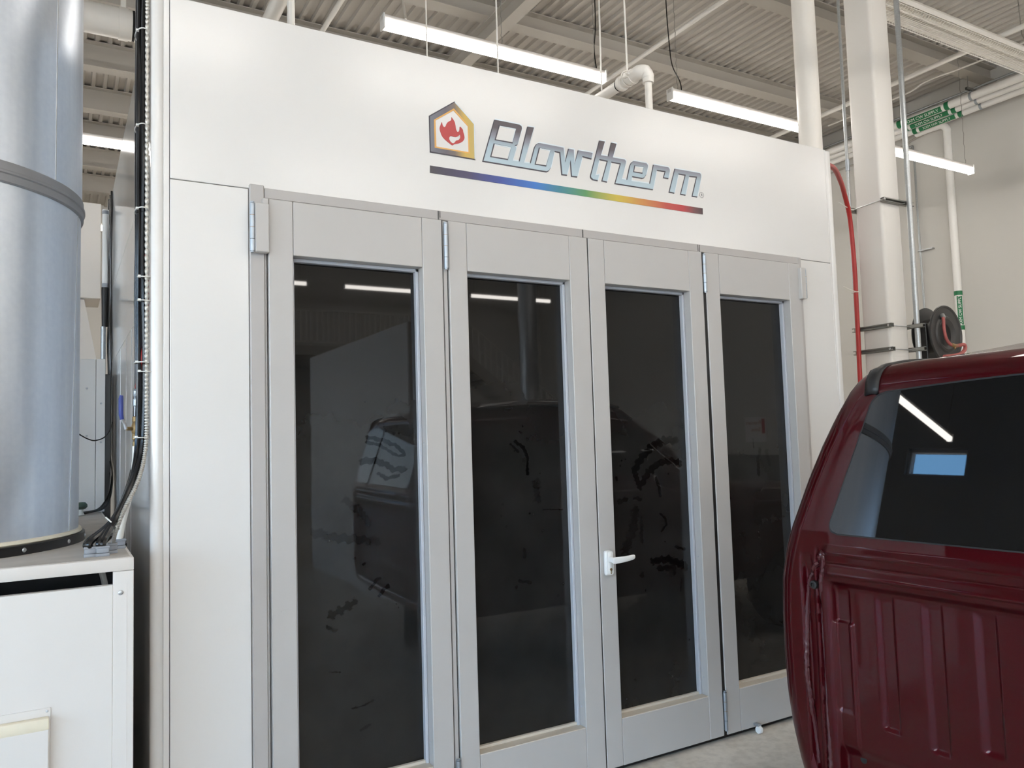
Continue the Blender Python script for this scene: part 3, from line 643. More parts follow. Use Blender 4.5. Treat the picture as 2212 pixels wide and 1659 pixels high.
for z, y, x in ((3.22,.10,-.455),(2.845,.10,-.455),(2.52,.095,-.455),(2.26,.07,-.447),(2.17,.07,-.447),(1.935,.09,-.455),(1.90,.06,-.447),(1.655,.08,-.457)):
    mb = MB(); n = 20; a, b = .024, (.072 if k not in (3, 4, 6) else .03)
    mb.tube([(x+a*math.cos(2*math.pi*q/n), y+b*math.sin(2*math.pi*q/n), z+.003*math.sin(2*math.pi*q/n)) for q in range(n)], .0022, 6, closed=True)
    mb.box(x-.024, x-.014, y-b*.5-.006, y-b*.5+.004, z-.004, z+.004)
    tag(mb.build('cable_tie', M_tie), ['white cable tie round the bundle at the booth corner, highest one', 'white cable tie round the bundle just below the strip light reflection', 'white cable tie round the bundle level with the door hinge', 'white cable tie on the ribbed conduit, upper of a close pair below the hinge level', 'white cable tie on the ribbed conduit, lower of a close pair below the hinge level', 'white cable tie round the bundle above the red hose end', 'small white cable tie on the ribbed conduit beside the red hose end', 'white cable tie round the bundle beside the brass valve'][k], 'cable tie', 'white cable ties on the corner bundle'); k += 1
mb = MB(); n = 16
mb.tube([(-.556+.021*math.cos(2*math.pi*q/n), -.032+.021*math.sin(2*math.pi*q/n), 1.352-.022*math.cos(2*math.pi*q/n)) for q in range(n)], .0024, 6, closed=True)
tag(mb.build('cable_tie', M_tie), 'white cable tie where the bundle fans out above the cabinet glands', 'cable tie', 'white cable ties on the corner bundle')
# valve and white hose
vx, vy = -.470, .12
va = thing('ball_valve', 'brass ball valve with a blue lever hanging beside the corner cables', 'valve', (vx, vy, 1.66))
MB().lathe([(.006,1.835),(.011,1.83),(.011,1.812),(.0085,1.808),(.0085,1.80),(.0125,1.798),(.0125,1.775),(.009,1.772)], 16, (vx,vy,0)).build('coupler', M_zinc, va)
MB().cyl((vx,vy,1.735), (vx,vy,1.775), .0085, 14).build('nipple', M_bolt, va)
MB().lathe([(.0105,1.735),(.0145,1.732),(.0145,1.715),(.012,1.712),(.017,1.70),(.019,1.688),(.017,1.676),(.013,1.668),(.0145,1.665),(.0145,1.648),(.011,1.645),(.009,1.642),(.0125,1.638),(.0125,1.622),(.010,1.62)], 16, (vx,vy,0)).build('valve_body', M_brass, va)
MB().cyl((vx,vy,1.688), (vx-.034,vy-.02,1.688), .007, 12).build('stem', M_brass, va)
mb = MB(); mb.tube(smooth_path([(vx-.036,vy-.021,1.686),(vx-.042,vy-.024,1.708),(vx-.050,vy-.028,1.722),(vx-.053,vy-.03,1.75)]), [.006]*19, 8); lv = mb.build('lever', M_bolt, va)
MB().tube([(vx-.050,vy-.029,1.722),(vx-.0535,vy-.03,1.74),(vx-.054,vy-.03,1.80),(vx-.0525,vy-.03,1.812)], [.007,.0085,.0085,.006], 10).build('lever_grip', M_blue, va)
tag(MB().tube(smooth_path([(vx,vy,1.622),(vx-.002,vy,1.56),(vx-.014,vy-.005,1.48),(vx-.034,vy-.012,1.40),(vx-.05,vy-.02,1.33),(-.528,.09,CT+.03)], 8), .0135, 14).build('white_hose', M_whtube), 'white hose curving from the brass valve down to the cabinet top', 'hose')
tag(MB().tube(smooth_path([(-.575,.16,CT+.02),(-.545,.15,CT+.045),(-.515,.13,CT+.03),(-.51,.09,CT+.012)]), .009, 8).build('short_cable', M_gloss), 'short black cable lying on the cabinet top beside the white hose', 'cable')

# things behind the cabinet in the gap
b1 = thing('rear_cabinet', 'pale cabinet standing on the white cabinet behind the duct', 'cabinet', (-.8, 2.3, CT))
MB().box(-1.5, -.539, 2.10, 2.33, CT+.002, 2.156, .002, 1).build('body', M_cabw, b1)
MB().box(-.537, -.489, 2.10, 2.33, CT+.002, 2.156, .002, 1).build('side_cover', M_cabw, b1)
for x, z in ((-.585,1.98),(-.51,1.89),(-.585,1.70),(-.51,1.66)): MB().lathe([(.006,0),(.005,-.003),(0,-.004)], 10, (x, 2.1, z), 'Y').build('screw', M_bolt, b1)
b2 = thing('air_handler', 'grey-white box unit high behind the duct, above the pale cabinet', 'ventilation unit', (-.9, 4.2, 2.85))
MB().box(-1.7, -.443, 4.0, 4.47, 2.85, 3.64, .004, 1).build('casing', M_cabw, b2)
mb = MB(); bm = mb.bm
q0 = [bm.verts.new(v) for v in ((-1.6,4.05,2.845),(-.56,4.05,2.845),(-.56,4.42,2.845),(-1.6,4.42,2.845))]; q1 = [bm.verts.new(v) for v in ((-1.6,3.85,2.32),(-.475,3.85,2.32),(-.475,4.42,2.32),(-1.6,4.42,2.32))]
for i in range(4): mb._f((q0[i], q0[(i+1) % 4], q1[(i+1) % 4], q1[i]))
mb.build('hood', M_cabw, b2)
MB().box(-1.62, -.47, 3.84, 4.45, 2.25, 2.325, .012, 2).build('hood_collar', M_galv, b2)
MB().box(-1.6, -.50, 3.9, 4.4, FLOOR, 2.25).build('plinth', M_cabw, b2)
po = thing('lagged_pipe', 'white wrapped pipe with a black sleeve between the duct and the booth side', 'pipe', (-.46, 2.8, FLOOR))
MB().cyl((-.462,2.8,2.72), (-.462,2.8,3.26), .020, 16).build('white_wrap', M_pvc, po)
mb = MB()
for z in (3.24, 2.735): mb.lathe([(.0205,z-.012),(.022,z-.01),(.022,z+.01),(.0205,z+.012)], 16, (-.462,2.8,0))
mb.build('wrap_band', M_gland, po)
MB().cyl((-.462,2.8,2.45), (-.462,2.8,2.72), .021, 14, .024).build('foam_sleeve', M_rubber, po)
MB().cyl((-.472,2.8,FLOOR), (-.472,2.8,2.45), .016, 12).build('pipe', M_galv, po)
MB().box(-.485, -.437, 2.50, 2.60, FLOOR, 2.1, .003, 1).build('wall_trunking', M_black); tag(bpy.data.objects['wall_trunking'], 'black upright trunking in the gap between pale cabinet and booth side', 'trunking')
for j, (dx, dy, lab) in enumerate(((0,0,'thin black cable on the booth side, nearest the white wrapped pipe'), (.004,-.10,'thin black cable on the booth side, second from the white wrapped pipe'), (.006,-.2,'thin black cable on the booth side, nearest the camera of the three'))):
    w = random.Random(40+j)
    cable(lab, [(-.437+dx,2.90+dy,3.365)] + [(-.436+dx*.6+w.uniform(-.006,.002), 2.86+dy+w.uniform(-.03,.03), z) for z in (3.2,2.9,2.6,2.35,2.1,1.8,1.6)] + [(-.445,2.30+dy*.5,1.40+.02*j),(-.50+.01*j,2.06,1.29),(-.58,1.96+.02*j,CT+.012),(-.75,1.93+.02*j,CT+.012)], .007, group='thin cables at the far end of the booth side')
cable('thin black wire sagging across the pale cabinet behind the duct', [(-.75,2.06,1.80),(-.65,2.06,1.73),(-.615,2.06,1.702),(-.579,2.06,1.68),(-.543,2.06,1.67),(-.495,2.06,1.687),(-.462,2.10,1.73),(-.445,2.2,1.78)], .0035, group=None, name='wire', cat='wire')
gc = thing('green_cap', 'dark green rounded cap on the cabinet top, half hidden behind the duct', 'cap', (-.62, 1.9, CT))
MB().lathe([(.0,1.325),(.022,1.322),(.032,1.31),(.033,1.298),(.024,1.287),(.012,1.283)], 18, (-.615,1.9,0)).build('cap', mat('dark green plastic', rgb(64,84,72), .5), gc)
MB().lathe([(.012,CT+.001),(.018,CT+.004),(.012,CT+.02),(.011,1.285)], 14, (-.615,1.9,0)).build('stem', M_whtube, gc)
# big white pipe above the gap
bp = thing('vent_pipe', 'thick white capped pipe under the beams above the gap left of the booth', 'pipe', (-.3, 5.6, 6.0))
MB().cyl((-3.2,5.6,6.02), (-.11,5.6,6.02), .155, 32).build('pipe', M_paintw, bp)
MB().tube([(-.235,5.6,6.02),(-.145,5.6,6.02)], .164, 32).build('strap', M_paintw, bp)
MB().cyl((-.11,5.6,6.02), (-.085,5.6,6.02), .150, 32).build('end_gap', M_dark, bp)
MB().cyl((-.085,5.6,6.02), (.85,5.6,6.02), .155, 32).build('pipe', M_paintw, bp)
MB().box(-.215,-.165,5.57,5.63,6.17,6.30,.006,1).build('hanger_lug', M_paintw, bp)
MB().cyl((-.19,5.6,6.29), (-.19,5.6,ZC), .012, 10).build('hanger_rod', M_paintw, bp)

# ------------------------------------------------------------------ overhead pipes
def pipe(name, label, cat, pts, r, m, n=16, group=None):
    return tag(MB().tube(pts, r, n).build(name, m), label, cat, group)
sp = thing('sprinkler_riser', 'white sprinkler pipe with an elbow above the booth, right of the sign', 'pipe', (3.37, 1.6, H))
ex, ey, ez = 3.335, 1.66, 4.545
MB().cyl((ex,ey,ez), (ex,10.5,ez), .046, 20).build('main_pipe', M_paintw, sp)
mb = MB(); mb.tube(smooth_path([(ex,ey+.06,ez),(ex,ey-.02,ez+.002),(ex+.03,ey-.06,ez-.01),(ex+.05,ey-.066,ez-.05),(ex+.05,ey-.066,ez-.10)], 6), [.056]*13+[.05]*6+[.046]*6, 18); mb.build('elbow', M_paintw, sp)
for y in (ey+.07, ey+.20): MB().lathe([(.048,-.022),(.062,-.02),(.064,0),(.062,.02),(.048,.022)], 20, (ex,y,ez), 'Y').build('grooved_coupling', M_paintw, sp)
mb = MB(); mb.box(ex-.085,ex-.055,ey+.05,ey+.09,ez-.02,ez+.02,.005,1); mb.cyl((ex-.07,ey+.03,ez),(ex-.07,ey+.11,ez),.011,8); mb.build('clamp_bolt', M_paintw, sp)
MB().tube([(ex,ey+.245,ez),(ex,ey+.255,ez)], .0475, 20).build('rubber_ring', M_rubber, sp)
MB().cyl((ex+.05,ey-.066,H+.001), (ex+.05,ey-.066,ez-.08), .029, 16).build('drop_pipe', M_paintw, sp)
mb = MB(); mb.tube([(ex+.066*math.cos(a),ey+.13,ez+.066*math.sin(a)+.012) for a in [math.pi*2*q/20 for q in range(20)]], .006, 6, closed=True); mb.build('hanger_loop', M_paintw, sp)
MB().cyl((ex,ey+.13,ez+.07), (ex-.01,ey+.13,ZC), .0075, 8).build('hanger_rod', M_paintw, sp)
MB().cyl((ex-.03,2.11,ez+.03), (ex-.03,2.07,ZC), .007, 8).build('hanger_rod', M_paintw, sp)
G = 'thin sprinkler branch pipes under the deck'
pipe('sprinkler_pipe', 'thin white pipe running front to back, passing behind the sprinkler elbow', 'pipe', [(5.775,Y0,6.5),(5.775,Y1,6.5)], .028, M_paintw, group=G)
pipe('sprinkler_pipe', 'thin white pipe running front to back near the top left, right of the square post', 'pipe', [(1.935,Y0,6.5),(1.935,Y1,6.5)], .030, M_paintw, group=G)
pipe('sprinkler_pipe', 'thin white pipe running front to back behind the wire-guarded heater', 'pipe', [(9.555,Y0,6.5),(9.555,Y1,6.5)], .034, M_paintw, group=G)
pipe('drain_pipe', 'fat grey-white pipe slanting off the top edge, left of the square post', 'pipe', [(1.08,Y0,5.9),(1.08,Y1,5.9)], .075, M_paintw, 24)
pipe('square_post', 'thin white post standing on the booth roof near its left end', 'post', [(.357,1.0,H-.02),(.357,1.0,ZC)], .021, M_paintw, 8)
pipe('white_riser', 'tall round white riser behind the right end of the booth front', 'riser', [(5.83,2.0,FLOOR),(5.83,2.0,ZC)], .112, M_paintw, 32)
pipe('hanger_rod', 'thin white rod passing in front of the strip light above the sign', 'rod', [(2.335,2.2,H-.02),(2.335,2.2,ZC)], .0065, M_paintw, 8)
pipe('hanger_rod', 'thin white rod left of the sign, passing the left part of the strip light', 'rod', [(1.618,2.0,H-.02),(1.618,2.0,ZC)], .0055, M_paintw, 8)
pipe('deck_conduit', 'thin pale conduit bending under the deck below the wire-guarded heater', 'conduit', smooth_path([(10.36,5.2,6.66),(10.31,3.82,6.62),(10.18,3.32,6.62),(10.27,2.36,6.62),(10.31,-2,6.62)]), .012, M_paintw, 8)
# radiant heater
ht = thing('radiant_heater', 'long white radiant heater with a wire guard at the top right', 'heater', (8.6, 2.0, 6.4))
hy, hz, hx0, hx1 = 2.02, 6.31, 6.95, 11.3
prof = [(-.17,-.02),(-.155,.06),(-.09,.125),(0,.145),(.09,.125),(.155,.06),(.17,-.02)]
mb = MB(); bm = mb.bm; rings = []
for x in (hx0, hx1):
    rings.append([bm.verts.new((x, hy+a, hz+b)) for a, b in prof] + [bm.verts.new((x, hy+a*.94, hz+b-.008)) for a, b in prof[::-1]])
n = len(rings[0])
for k in range(n): mb._f((rings[0][k], rings[0][(k+1) % n], rings[1][(k+1) % n], rings[1][k]))
mb._f(rings[0][::-1]); mb._f(rings[1]); mb.build('reflector', M_fins, ht)
MB().cyl((hx0+.1,hy-.01,hz+.05), (hx1-.1,hy-.01,hz+.05), .045, 20).build('heat_tube', M_fins, ht)
mb = MB(); nn = 90
for k in range(nn):
    x = hx0+.03+(hx1-hx0-.06)*k/(nn-1)
    mb.tube([(x,hy-.172,hz-.01),(x,hy-.165,hz-.055),(x,hy-.12,hz-.085),(x,hy+.12,hz-.085),(x,hy+.165,hz-.055),(x,hy+.172,hz-.01)], .0028, 4, caps=False)
for a, b in ((-.167,-.05),(-.12,-.087),(-.04,-.087),(.04,-.087),(.12,-.087),(.167,-.05)): mb.cyl((hx0,hy+a,hz+b), (hx1,hy+a,hz+b), .0035, 5)
mb.build('wire_guard', M_paintw, ht)
MB().box(hx0, hx1, hy-.178, hy-.168, hz-.035, hz+.02, .002, 1).build('front_lip', M_paintw, ht)
for x in (7.4, 10.05): 
    MB().tube([(x,hy-.10,hz+.12),(x+.05,hy,hz+.35),(x+.02,hy,ZC)], .006, 6).build('hanger_wire', M_chain, ht)
# ------------------------------------------------------------------ column and its fittings
KX, KY, KW = 6.40, 1.65, .305
co = thing('steel_column', 'white square steel column behind the truck, between booth and wall', 'column', (KX+KW/2, KY+KW/2, FLOOR))
MB().box(KX, KX+KW, KY, KY+KW, FLOOR, 6.90, .034, 5).build('shaft', M_col, co)
MB().box(KX-.08, KX+KW+.08, KY-.08, KY+KW+.08, FLOOR, FLOOR+.02).build('base_plate', M_col, co)
def strut(mb, a, b, w=.041, face=(-1,0,0)):
    """open U channel between a and b, mouth facing `face`"""
    a, b, f = Vector(a), Vector(b), Vector(face); d = (b-a).normalized(); u = f.cross(d).normalized(); h = w/2; t = .0035
    def slab(c0, c1, e0, e1):
        vs = [p + u*s + f*q for p in (a, b) for s in (c0, c1) for q in (e0, e1)]
        v = [mb.bm.verts.new(p) for p in vs]
        for q in ((0,1,3,2),(4,6,7,5),(0,4,5,1),(2,3,7,6),(0,2,6,4),(1,5,7,3)): mb._f([v[i] for i in q])
    slab(-h, h, -h, -h+t); slab(-h, -h+t, -h, h); slab(h-t, h, -h, h); slab(-h, -h+.009, h-t, h); slab(h-.009, h, h-t, h)
def bracket(label, z, side):
    t = thing('strut_bracket', label, 'bracket', (KX, KY, z), group='strut clamps on the steel column')
    if side:       # long channel across the column's left face, tie rod across the front
        mb = MB(); strut(mb, (KX-.022, 2.045, z), (KX-.022, 1.60, z), face=(-1,0,0)); mb.build('channel', M_strut, t)
        mb = MB(); strut(mb, (KX+KW+.022, 2.045, z), (KX+KW+.022, 1.50, z), face=(1,0,0)); mb.build('channel', M_strut, t)
        for y in (KY-.02, KY+KW+.02): MB().cyl((KX-.04,y,z), (KX+KW+.04,y,z), .0055, 8).build('threaded_rod', M_bolt, t)
        for y in (KY-.02, KY+KW+.02): MB().cyl((KX-.052,y,z), (KX-.040,y,z), .012, 6).build('nut', M_bolt, t)
    else:
        mb = MB(); strut(mb, (KX-.02, KY-.022, z), (KX+KW+.16, KY-.022, z), face=(0,-1,0)); mb.build('channel', M_strut, t)
        mb = MB(); strut(mb, (KX-.09, KY+KW+.022, z-.02), (KX+KW+.05, KY+KW+.022, z-.02), face=(0,1,0)); mb.build('channel', M_strut, t)
        for x in (KX-.02, KX+KW+.02): MB().cyl((x,KY-.04,z), (x,KY+KW+.04,z-.02), .0055, 8).build('threaded_rod', M_bolt, t)
        MB().cyl((KX-.02,KY-.052,z), (KX-.02,KY-.04,z), .012, 6).build('nut', M_bolt, t)
    return t
bracket('grey strut clamp round the column at sign-stripe height, the highest one', 3.88, False)
bracket('grey strut clamp across the column face, upper of the two above the truck roof', 2.612, True)
bracket('grey strut clamp across the column face, lower of the two just above the truck roof', 2.377, True)
pipe('galvanised_pipe', 'speckled galvanised pipe running up the right front of the column', 'pipe', [(6.725,1.575,FLOOR),(6.745,1.575,5.9),(6.75,1.575,7.1)], .027, M_galv)
lc = thing('steel_conduit', 'thin steel conduit running up left of the column', 'conduit', (6.45, 2.06, FLOOR))
MB().tube([(6.375,2.0,FLOOR),(6.375,2.0,3.2),(6.41,2.02,4.17),(6.45,2.04,6.2),(6.46,2.04,7.1)], .016, 12).build('tube', M_galv, lc)
MB().cyl((6.413,2.02,4.30), (6.416,2.02,4.42), .022, 12).build('coupling', M_zinc, lc)
rh = pipe('red_hose', 'red air hose arching from the booth end down alongside the column', 'hose', smooth_path([(3.545,.22,3.26),(3.72,.42,3.40),(4.55,.95,3.74),(5.35,1.40,3.98),(5.85,1.70,4.02),(6.12,1.86,3.96),(6.27,1.93,3.80),(6.32,1.95,3.55),(6.33,1.95,3.2),(6.325,1.95,2.9),(6.32,1.95,2.5),(6.31,1.95,2.1),(6.30,1.95,.6)], 8), .023, M_redhose, 12)
for z, lab in ((3.85,'white tail of a cable tie on the red hose, upper one'), (2.995,'white tail of a cable tie on the red hose, lower one')):
    mb = MB(); mb.tube([(6.33+.03*math.cos(a),1.96+.035*math.sin(a),z) for a in [2*math.pi*q/14 for q in range(14)]], .004, 5, closed=True)
    mb.tube(smooth_path([(6.31,1.93,z),(6.18,1.90,z+.006),(6.02,1.86,z+.02)]), .004, 5); tag(mb.build('cable_tie', M_tie), lab, 'cable tie', 'white cable ties on the red hose')
# hose reel
hr = thing('hose_reel', 'black hose reel with a dusty red hose beside the column, above the truck roof', 'hose reel', (7.12, 1.60, 2.0))
rx, ry, rz = 7.14, 1.62, 2.54
Rz = Matrix.Translation((rx,ry,rz)) @ Matrix.Rotation(math.radians(3), 4, 'Z') @ Matrix.Scale(.90, 4)
mb = MB().lathe([(0,-.085),(.13,-.085),(.155,-.10),(.175,-.115),(.20,-.115),(.215,-.10),(.30,-.10),(.315,-.112),(.328,-.112),(.332,-.10),(.332,-.09),(.31,-.085),(.20,-.085)], 48, (0,0,0), 'Y').xf(Rz); mb.build('front_disc', M_reel, hr)
MB().lathe([(.20,-.085),(.20,.10)], 32, (0,0,0), 'Y').xf(Rz).build('drum', M_reel, hr)
MB().lathe([(.0,.10),(.31,.10),(.332,.105),(.332,.115),(0,.12)], 48, (0,0,0), 'Y').xf(Rz).build('rear_disc', M_reel, hr)
mb = MB(); mb.box(-.34,-.30,-.06,.06,-.42,.12,.006,1); mb.box(-.36,.36,.12,.16,-.45,-.40,.006,1); mb.box(.24,.44,-.02,.14,-.29,-.20,.02,2); mb.xf(Rz); mb.build('mounting_bracket', M_black, hr)
MB().tube(smooth_path([(-.10,-.125,.20),(-.13,-.15,.15),(-.15,-.16,.05),(-.13,-.165,-.06),(-.06,-.165,-.12),(.0,-.165,-.135)], 8), .017, 10).xf(Rz).build('feed_hose', M_pinkhose, hr)
MB().tube(smooth_path([(.02,-.165,-.14),(.10,-.17,-.135),(.19,-.18,-.12),(.215,-.19,-.135),(.18,-.20,-.185),(.06,-.21,-.235),(-.10,-.22,-.26),(-.33,-.24,-.28)], 8), .021, 10).xf(Rz).build('inlet_hose', M_pinkhose, hr)
mb = MB(); mb.tube([(-.035,-.165,-.125),(.01,-.166,-.135),(.05,-.167,-.138),(.085,-.168,-.137)], [.019,.023,.02,.022], 12); mb.cyl((.03,-.166,-.14),(.02,-.18,-.175),.012,10); mb.xf(Rz); mb.build('brass_swivel', M_brass, hr)
mb = MB(); mb.cyl((-.095,-.12,.215),(-.115,-.145,.175),.024,12); mb.xf(Rz); mb.build('elbow_fitting', M_bolt, hr)
# ------------------------------------------------------------------ pipes on the right wall
def text_on(s, size, m, parent, c, right, up, name='printed_text'):
    r, u = Vector(right).normalized(), Vector(up).normalized(); n = r.cross(u)
    mw = Matrix(((r.x,u.x,n.x,c[0]),(r.y,u.y,n.y,c[1]),(r.z,u.z,n.z,c[2]),(0,0,0,1)))
    return text_mesh(s, size, m, name, parent, mw)
def wall_pipe(label, x, z, r, txt, ya, yb):
    t = thing('insulated_pipe', label, 'pipe', (x, 4, z), group='white insulated pipes along the right wall')
    MB().cyl((x,Y0,z), (x,Y1,z), r, 24).build('jacket', M_pvc, t)
    mb = MB()
    for y in (ya, yb): mb.tube([(x,y-.035,z),(x,y+.035,z)], r+.003, 24, caps=False)
    mb.build('label_band', M_green, t)
    mb = MB(); bm = mb.bm; a0, a1 = math.radians(172), math.radians(258); n = 10; rr = r+.003; ra = []
    for y in (ya-.08, yb+.08): ra.append([bm.verts.new((x+rr*math.cos(a0+(a1-a0)*k/n), y, z+rr*math.sin(a0+(a1-a0)*k/n))) for k in range(n+1)])
    for k in range(n): mb._f((ra[0][k], ra[0][k+1], ra[1][k+1], ra[1][k]), True)
    lb = mb.build('label_strip', M_green, t, recalc=False)
    a = math.radians(214); c, s = math.cos(a), math.sin(a)
    text_on(txt, r*1.15, M_labelw, t, (x+(r+.006)*c, (ya+yb)/2, z+(r+.006)*s), (0,-1,0), (s, 0, -c))
    for y in (3.35, 6.5):
        mb = MB(); mb.tube([(x,y-.02,z),(x,y+.02,z)], r+.004, 20, caps=False); mb.box(x-.02,x+.02,y-.02,y+.02,z+r,z+r+.03); mb.build('clamp', M_zinc, t)
    return t
wall_pipe('white insulated pipe along the wall top with green bands, upper of the three', 11.28, 6.60, .062, 'XXM CW SUPPLY', 4.52, 3.72)
wall_pipe('white insulated pipe along the wall top with green label, middle of the three', 11.42, 6.555, .052, 'XXM CW SUPPLY', 4.50, 3.70)
wall_pipe('white insulated pipe along the wall top with green label, lowest of the three', 11.53, 6.50, .052, 'XXM HW SUPPLY', 4.42, 3.66)
for y in (3.35, 6.5, -.5):
    mb = MB(); strut(mb, (11.15,y,6.70), (11.79,y,6.70), face=(0,0,-1)); mb.cyl((11.2,y,6.7),(11.2,y,ZC),.006,6); tag(mb.build('pipe_trapeze', M_strut), 'strut trapeze hanger holding the three white wall pipes' if y == 3.35 else ('strut trapeze hanger on the wall pipes, hidden behind the steel column' if y > 4 else 'strut trapeze hanger on the wall pipes, beyond the right edge of the view'), 'hanger')
pipe('wall_conduit', 'shiny conduit along the wall top just above the labelled white pipes', 'conduit', [(11.5,Y0,6.80),(11.5,Y1,6.80)], .018, M_galv, 10)
pipe('wall_cable', 'thin pale cable run along the wall below the labelled pipes', 'cable', smooth_path([(11.77,9,6.40),(11.77,5.2,6.40),(11.77,4.6,6.46),(11.77,3.9,6.56),(11.77,2.5,6.56),(11.77,-4,6.56)]), .016, M_beam, 8)
dn = thing('wall_drop_pipe', 'white vertical pipe on the right wall with a green label near its foot', 'pipe', (11.62, 3.97, FLOOR))
px, pyy, pr_ = 11.66, 3.985, .058
MB().tube(smooth_path([(px,4.5,6.49),(px,4.2,6.49),(px,4.06,6.47),(px,pyy,6.38),(px,pyy,6.2),(px,pyy,5.0),(px,pyy,FLOOR)], 6), pr_, 24).build('jacket', M_pvc, dn)
mb = MB()
for z in (3.70, 3.145): mb.tube([(px,pyy,z-.035),(px,pyy,z+.035)], pr_+.003, 24, caps=False)
mb.build('label_band', M_green, dn)
mb = MB(); bm = mb.bm; a0, a1 = math.radians(185), math.radians(262); rows = []
for z in (3.19, 3.65): rows.append([bm.verts.new((px+(pr_+.003)*math.cos(a0+(a1-a0)*k/8), pyy+(pr_+.003)*math.sin(a0+(a1-a0)*k/8), z)) for k in range(9)])
for k in range(8): mb._f((rows[0][k], rows[0][k+1], rows[1][k+1], rows[1][k]), True)
mb.build('label_strip', M_green, dn, recalc=False)
a = math.radians(222); nrm = Vector((math.cos(a), math.sin(a), 0)); up_ = nrm.cross(Vector((0,0,1)))
text_on('XXM CW SUPPLY', .062, M_labelw, dn, (px+nrm.x*(pr_+.006), pyy+nrm.y*(pr_+.006), 3.42), (0,0,1), up_)
cw = thing('conduit_drop', 'thin galvanised conduit dropping down the right wall to the left of the labelled pipe', 'conduit', (11.76, 4.6, FLOOR))
MB().tube(smooth_path([(11.76,5.6,6.43),(11.76,4.95,6.40),(11.76,4.70,6.34),(11.76,4.63,6.22),(11.76,4.63,5.0),(11.76,4.62,3.0),(11.76,4.62,.4)]), .017, 10).build('tube', M_galv, cw)
MB().box(11.73,11.795,4.40,4.66,4.53,4.55).build('clip', M_bolt, cw)
pipe('wall_trim_pipe', 'white pipe stub rising behind the labelled wall pipes', 'pipe', smooth_path([(11.62,4.5,6.80),(11.62,4.25,6.82),(11.62,4.1,6.76),(11.62,4.05,6.6)]), .055, M_pvc, 14)

# ------------------------------------------------------------------ pickup truck (seen from behind, bed removed)
TY = -2.30
truck = thing('pickup_truck', 'maroon pickup truck cab with its bed removed, parked beside the booth doors', 'truck', (2.6, TY, FLOOR))
PROF = [(.62,.42),(.90,.435),(.962,.47),(.983,.53),(1.008,.635),(1.024,.75),(1.028,.9),(1.027,1.0),(1.020,1.12),(.998,1.22),(.962,1.32),(.923,1.44),(.876,1.558),(.832,1.65),(.787,1.728),(.755,1.765),(.715,1.792),(.66,1.804),(.55,1.810),(.4,1.812),(.2,1.813),(0,1.813)]
def resample(P, n):
    V = [Vector((a, b)) for a, b in P]; ds = [0]
    for i in range(1, len(V)): ds.append(ds[-1]+(V[i]-V[i-1]).length)
    out = []
    for k in range(n+1):
        t = ds[-1]*k/n; i = 1
        while i < len(V)-1 and ds[i] < t: i += 1
        f = (t-ds[i-1])/(ds[i]-ds[i-1]); out.append(V[i-1].lerp(V[i], f))
    return out
PR = resample(PROF, 64)
PN = []
for i, p in enumerate(PR):
    d = (PR[min(i+1, 64)]-PR[max(i-1, 0)]).normalized(); PN.append(Vector((d.y, -d.x)))
PN[-1] = Vector((0, 1))
XR, RR, LEAN = 1.36, .07, .2
def lean(z): return max(0, z-1.285)*LEAN
def insetp(d): return [p - n*d for p, n in zip(PR, PN)]
mb = MB(); bm = mb.bm; rings = []
def ring(pts, xf):
    half = [(a, z) for a, z in pts]
    full = [(a, z) for a, z in half] + [(-a, z) for a, z in half[-2::-1]]
    return [bm.verts.new((xf(a, z), TY+a, z)) for a, z in full]
rings.append(ring([(p.x, p.y) for p in insetp(RR+.014)], lambda a, z: XR+.006+lean(z)+.002))
for t in range(0, 91, 5):
    th = math.radians(t); d = RR*(1-math.sin(th)); off = RR*(1-math.cos(th))
    rings.append(ring([(p.x, p.y) for p in insetp(d)], lambda a, z, off=off: XR+off+lean(z)))
def rise(pts, k, w=1.0): return [(p.x*w, p.y + max(0, p.y-1.45)*k*(.30+.85*max(0, 1-(p.x/.70)**2)**.6)) for p in pts]
for x, k, w in ((1.62,.06,1.0),(1.9,.16,1.002),(2.2,.24,1.003),(2.6,.26,1.003),(3.0,.18,1.0)):
    rings.append(ring(rise(PR, k, w), lambda a, z, x=x: x + lean(z)*max(0, 1-(x-1.43)/.6)))
def front(x, top, w): rings.append(ring([(p.x*w if p.y < 1.0 else p.x*w*(1+.0*(p.y-1)), p.y if p.y < 1.0 else 1.0+(p.y-1.0)*(top-1.0)/.813) for p in PR], lambda a, z, x=x: x))
front(3.35, 1.60, .99); front(3.8, 1.22, .98); front(4.6, 1.18, .97); front(5.15, 1.12, .94); front(5.3, 1.05, .88)
for r0, r1 in zip(rings[:-1], rings[1:]):
    for k in range(len(r0)-1): mb._f((r0[k], r0[k+1], r1[k+1], r1[k]), True)
    mb._f((r0[-1], r0[0], r1[0], r1[-1]), True)
mb._f(rings[-1])
mb.build('cab_shell', M_maroon, truck, sharp=50)
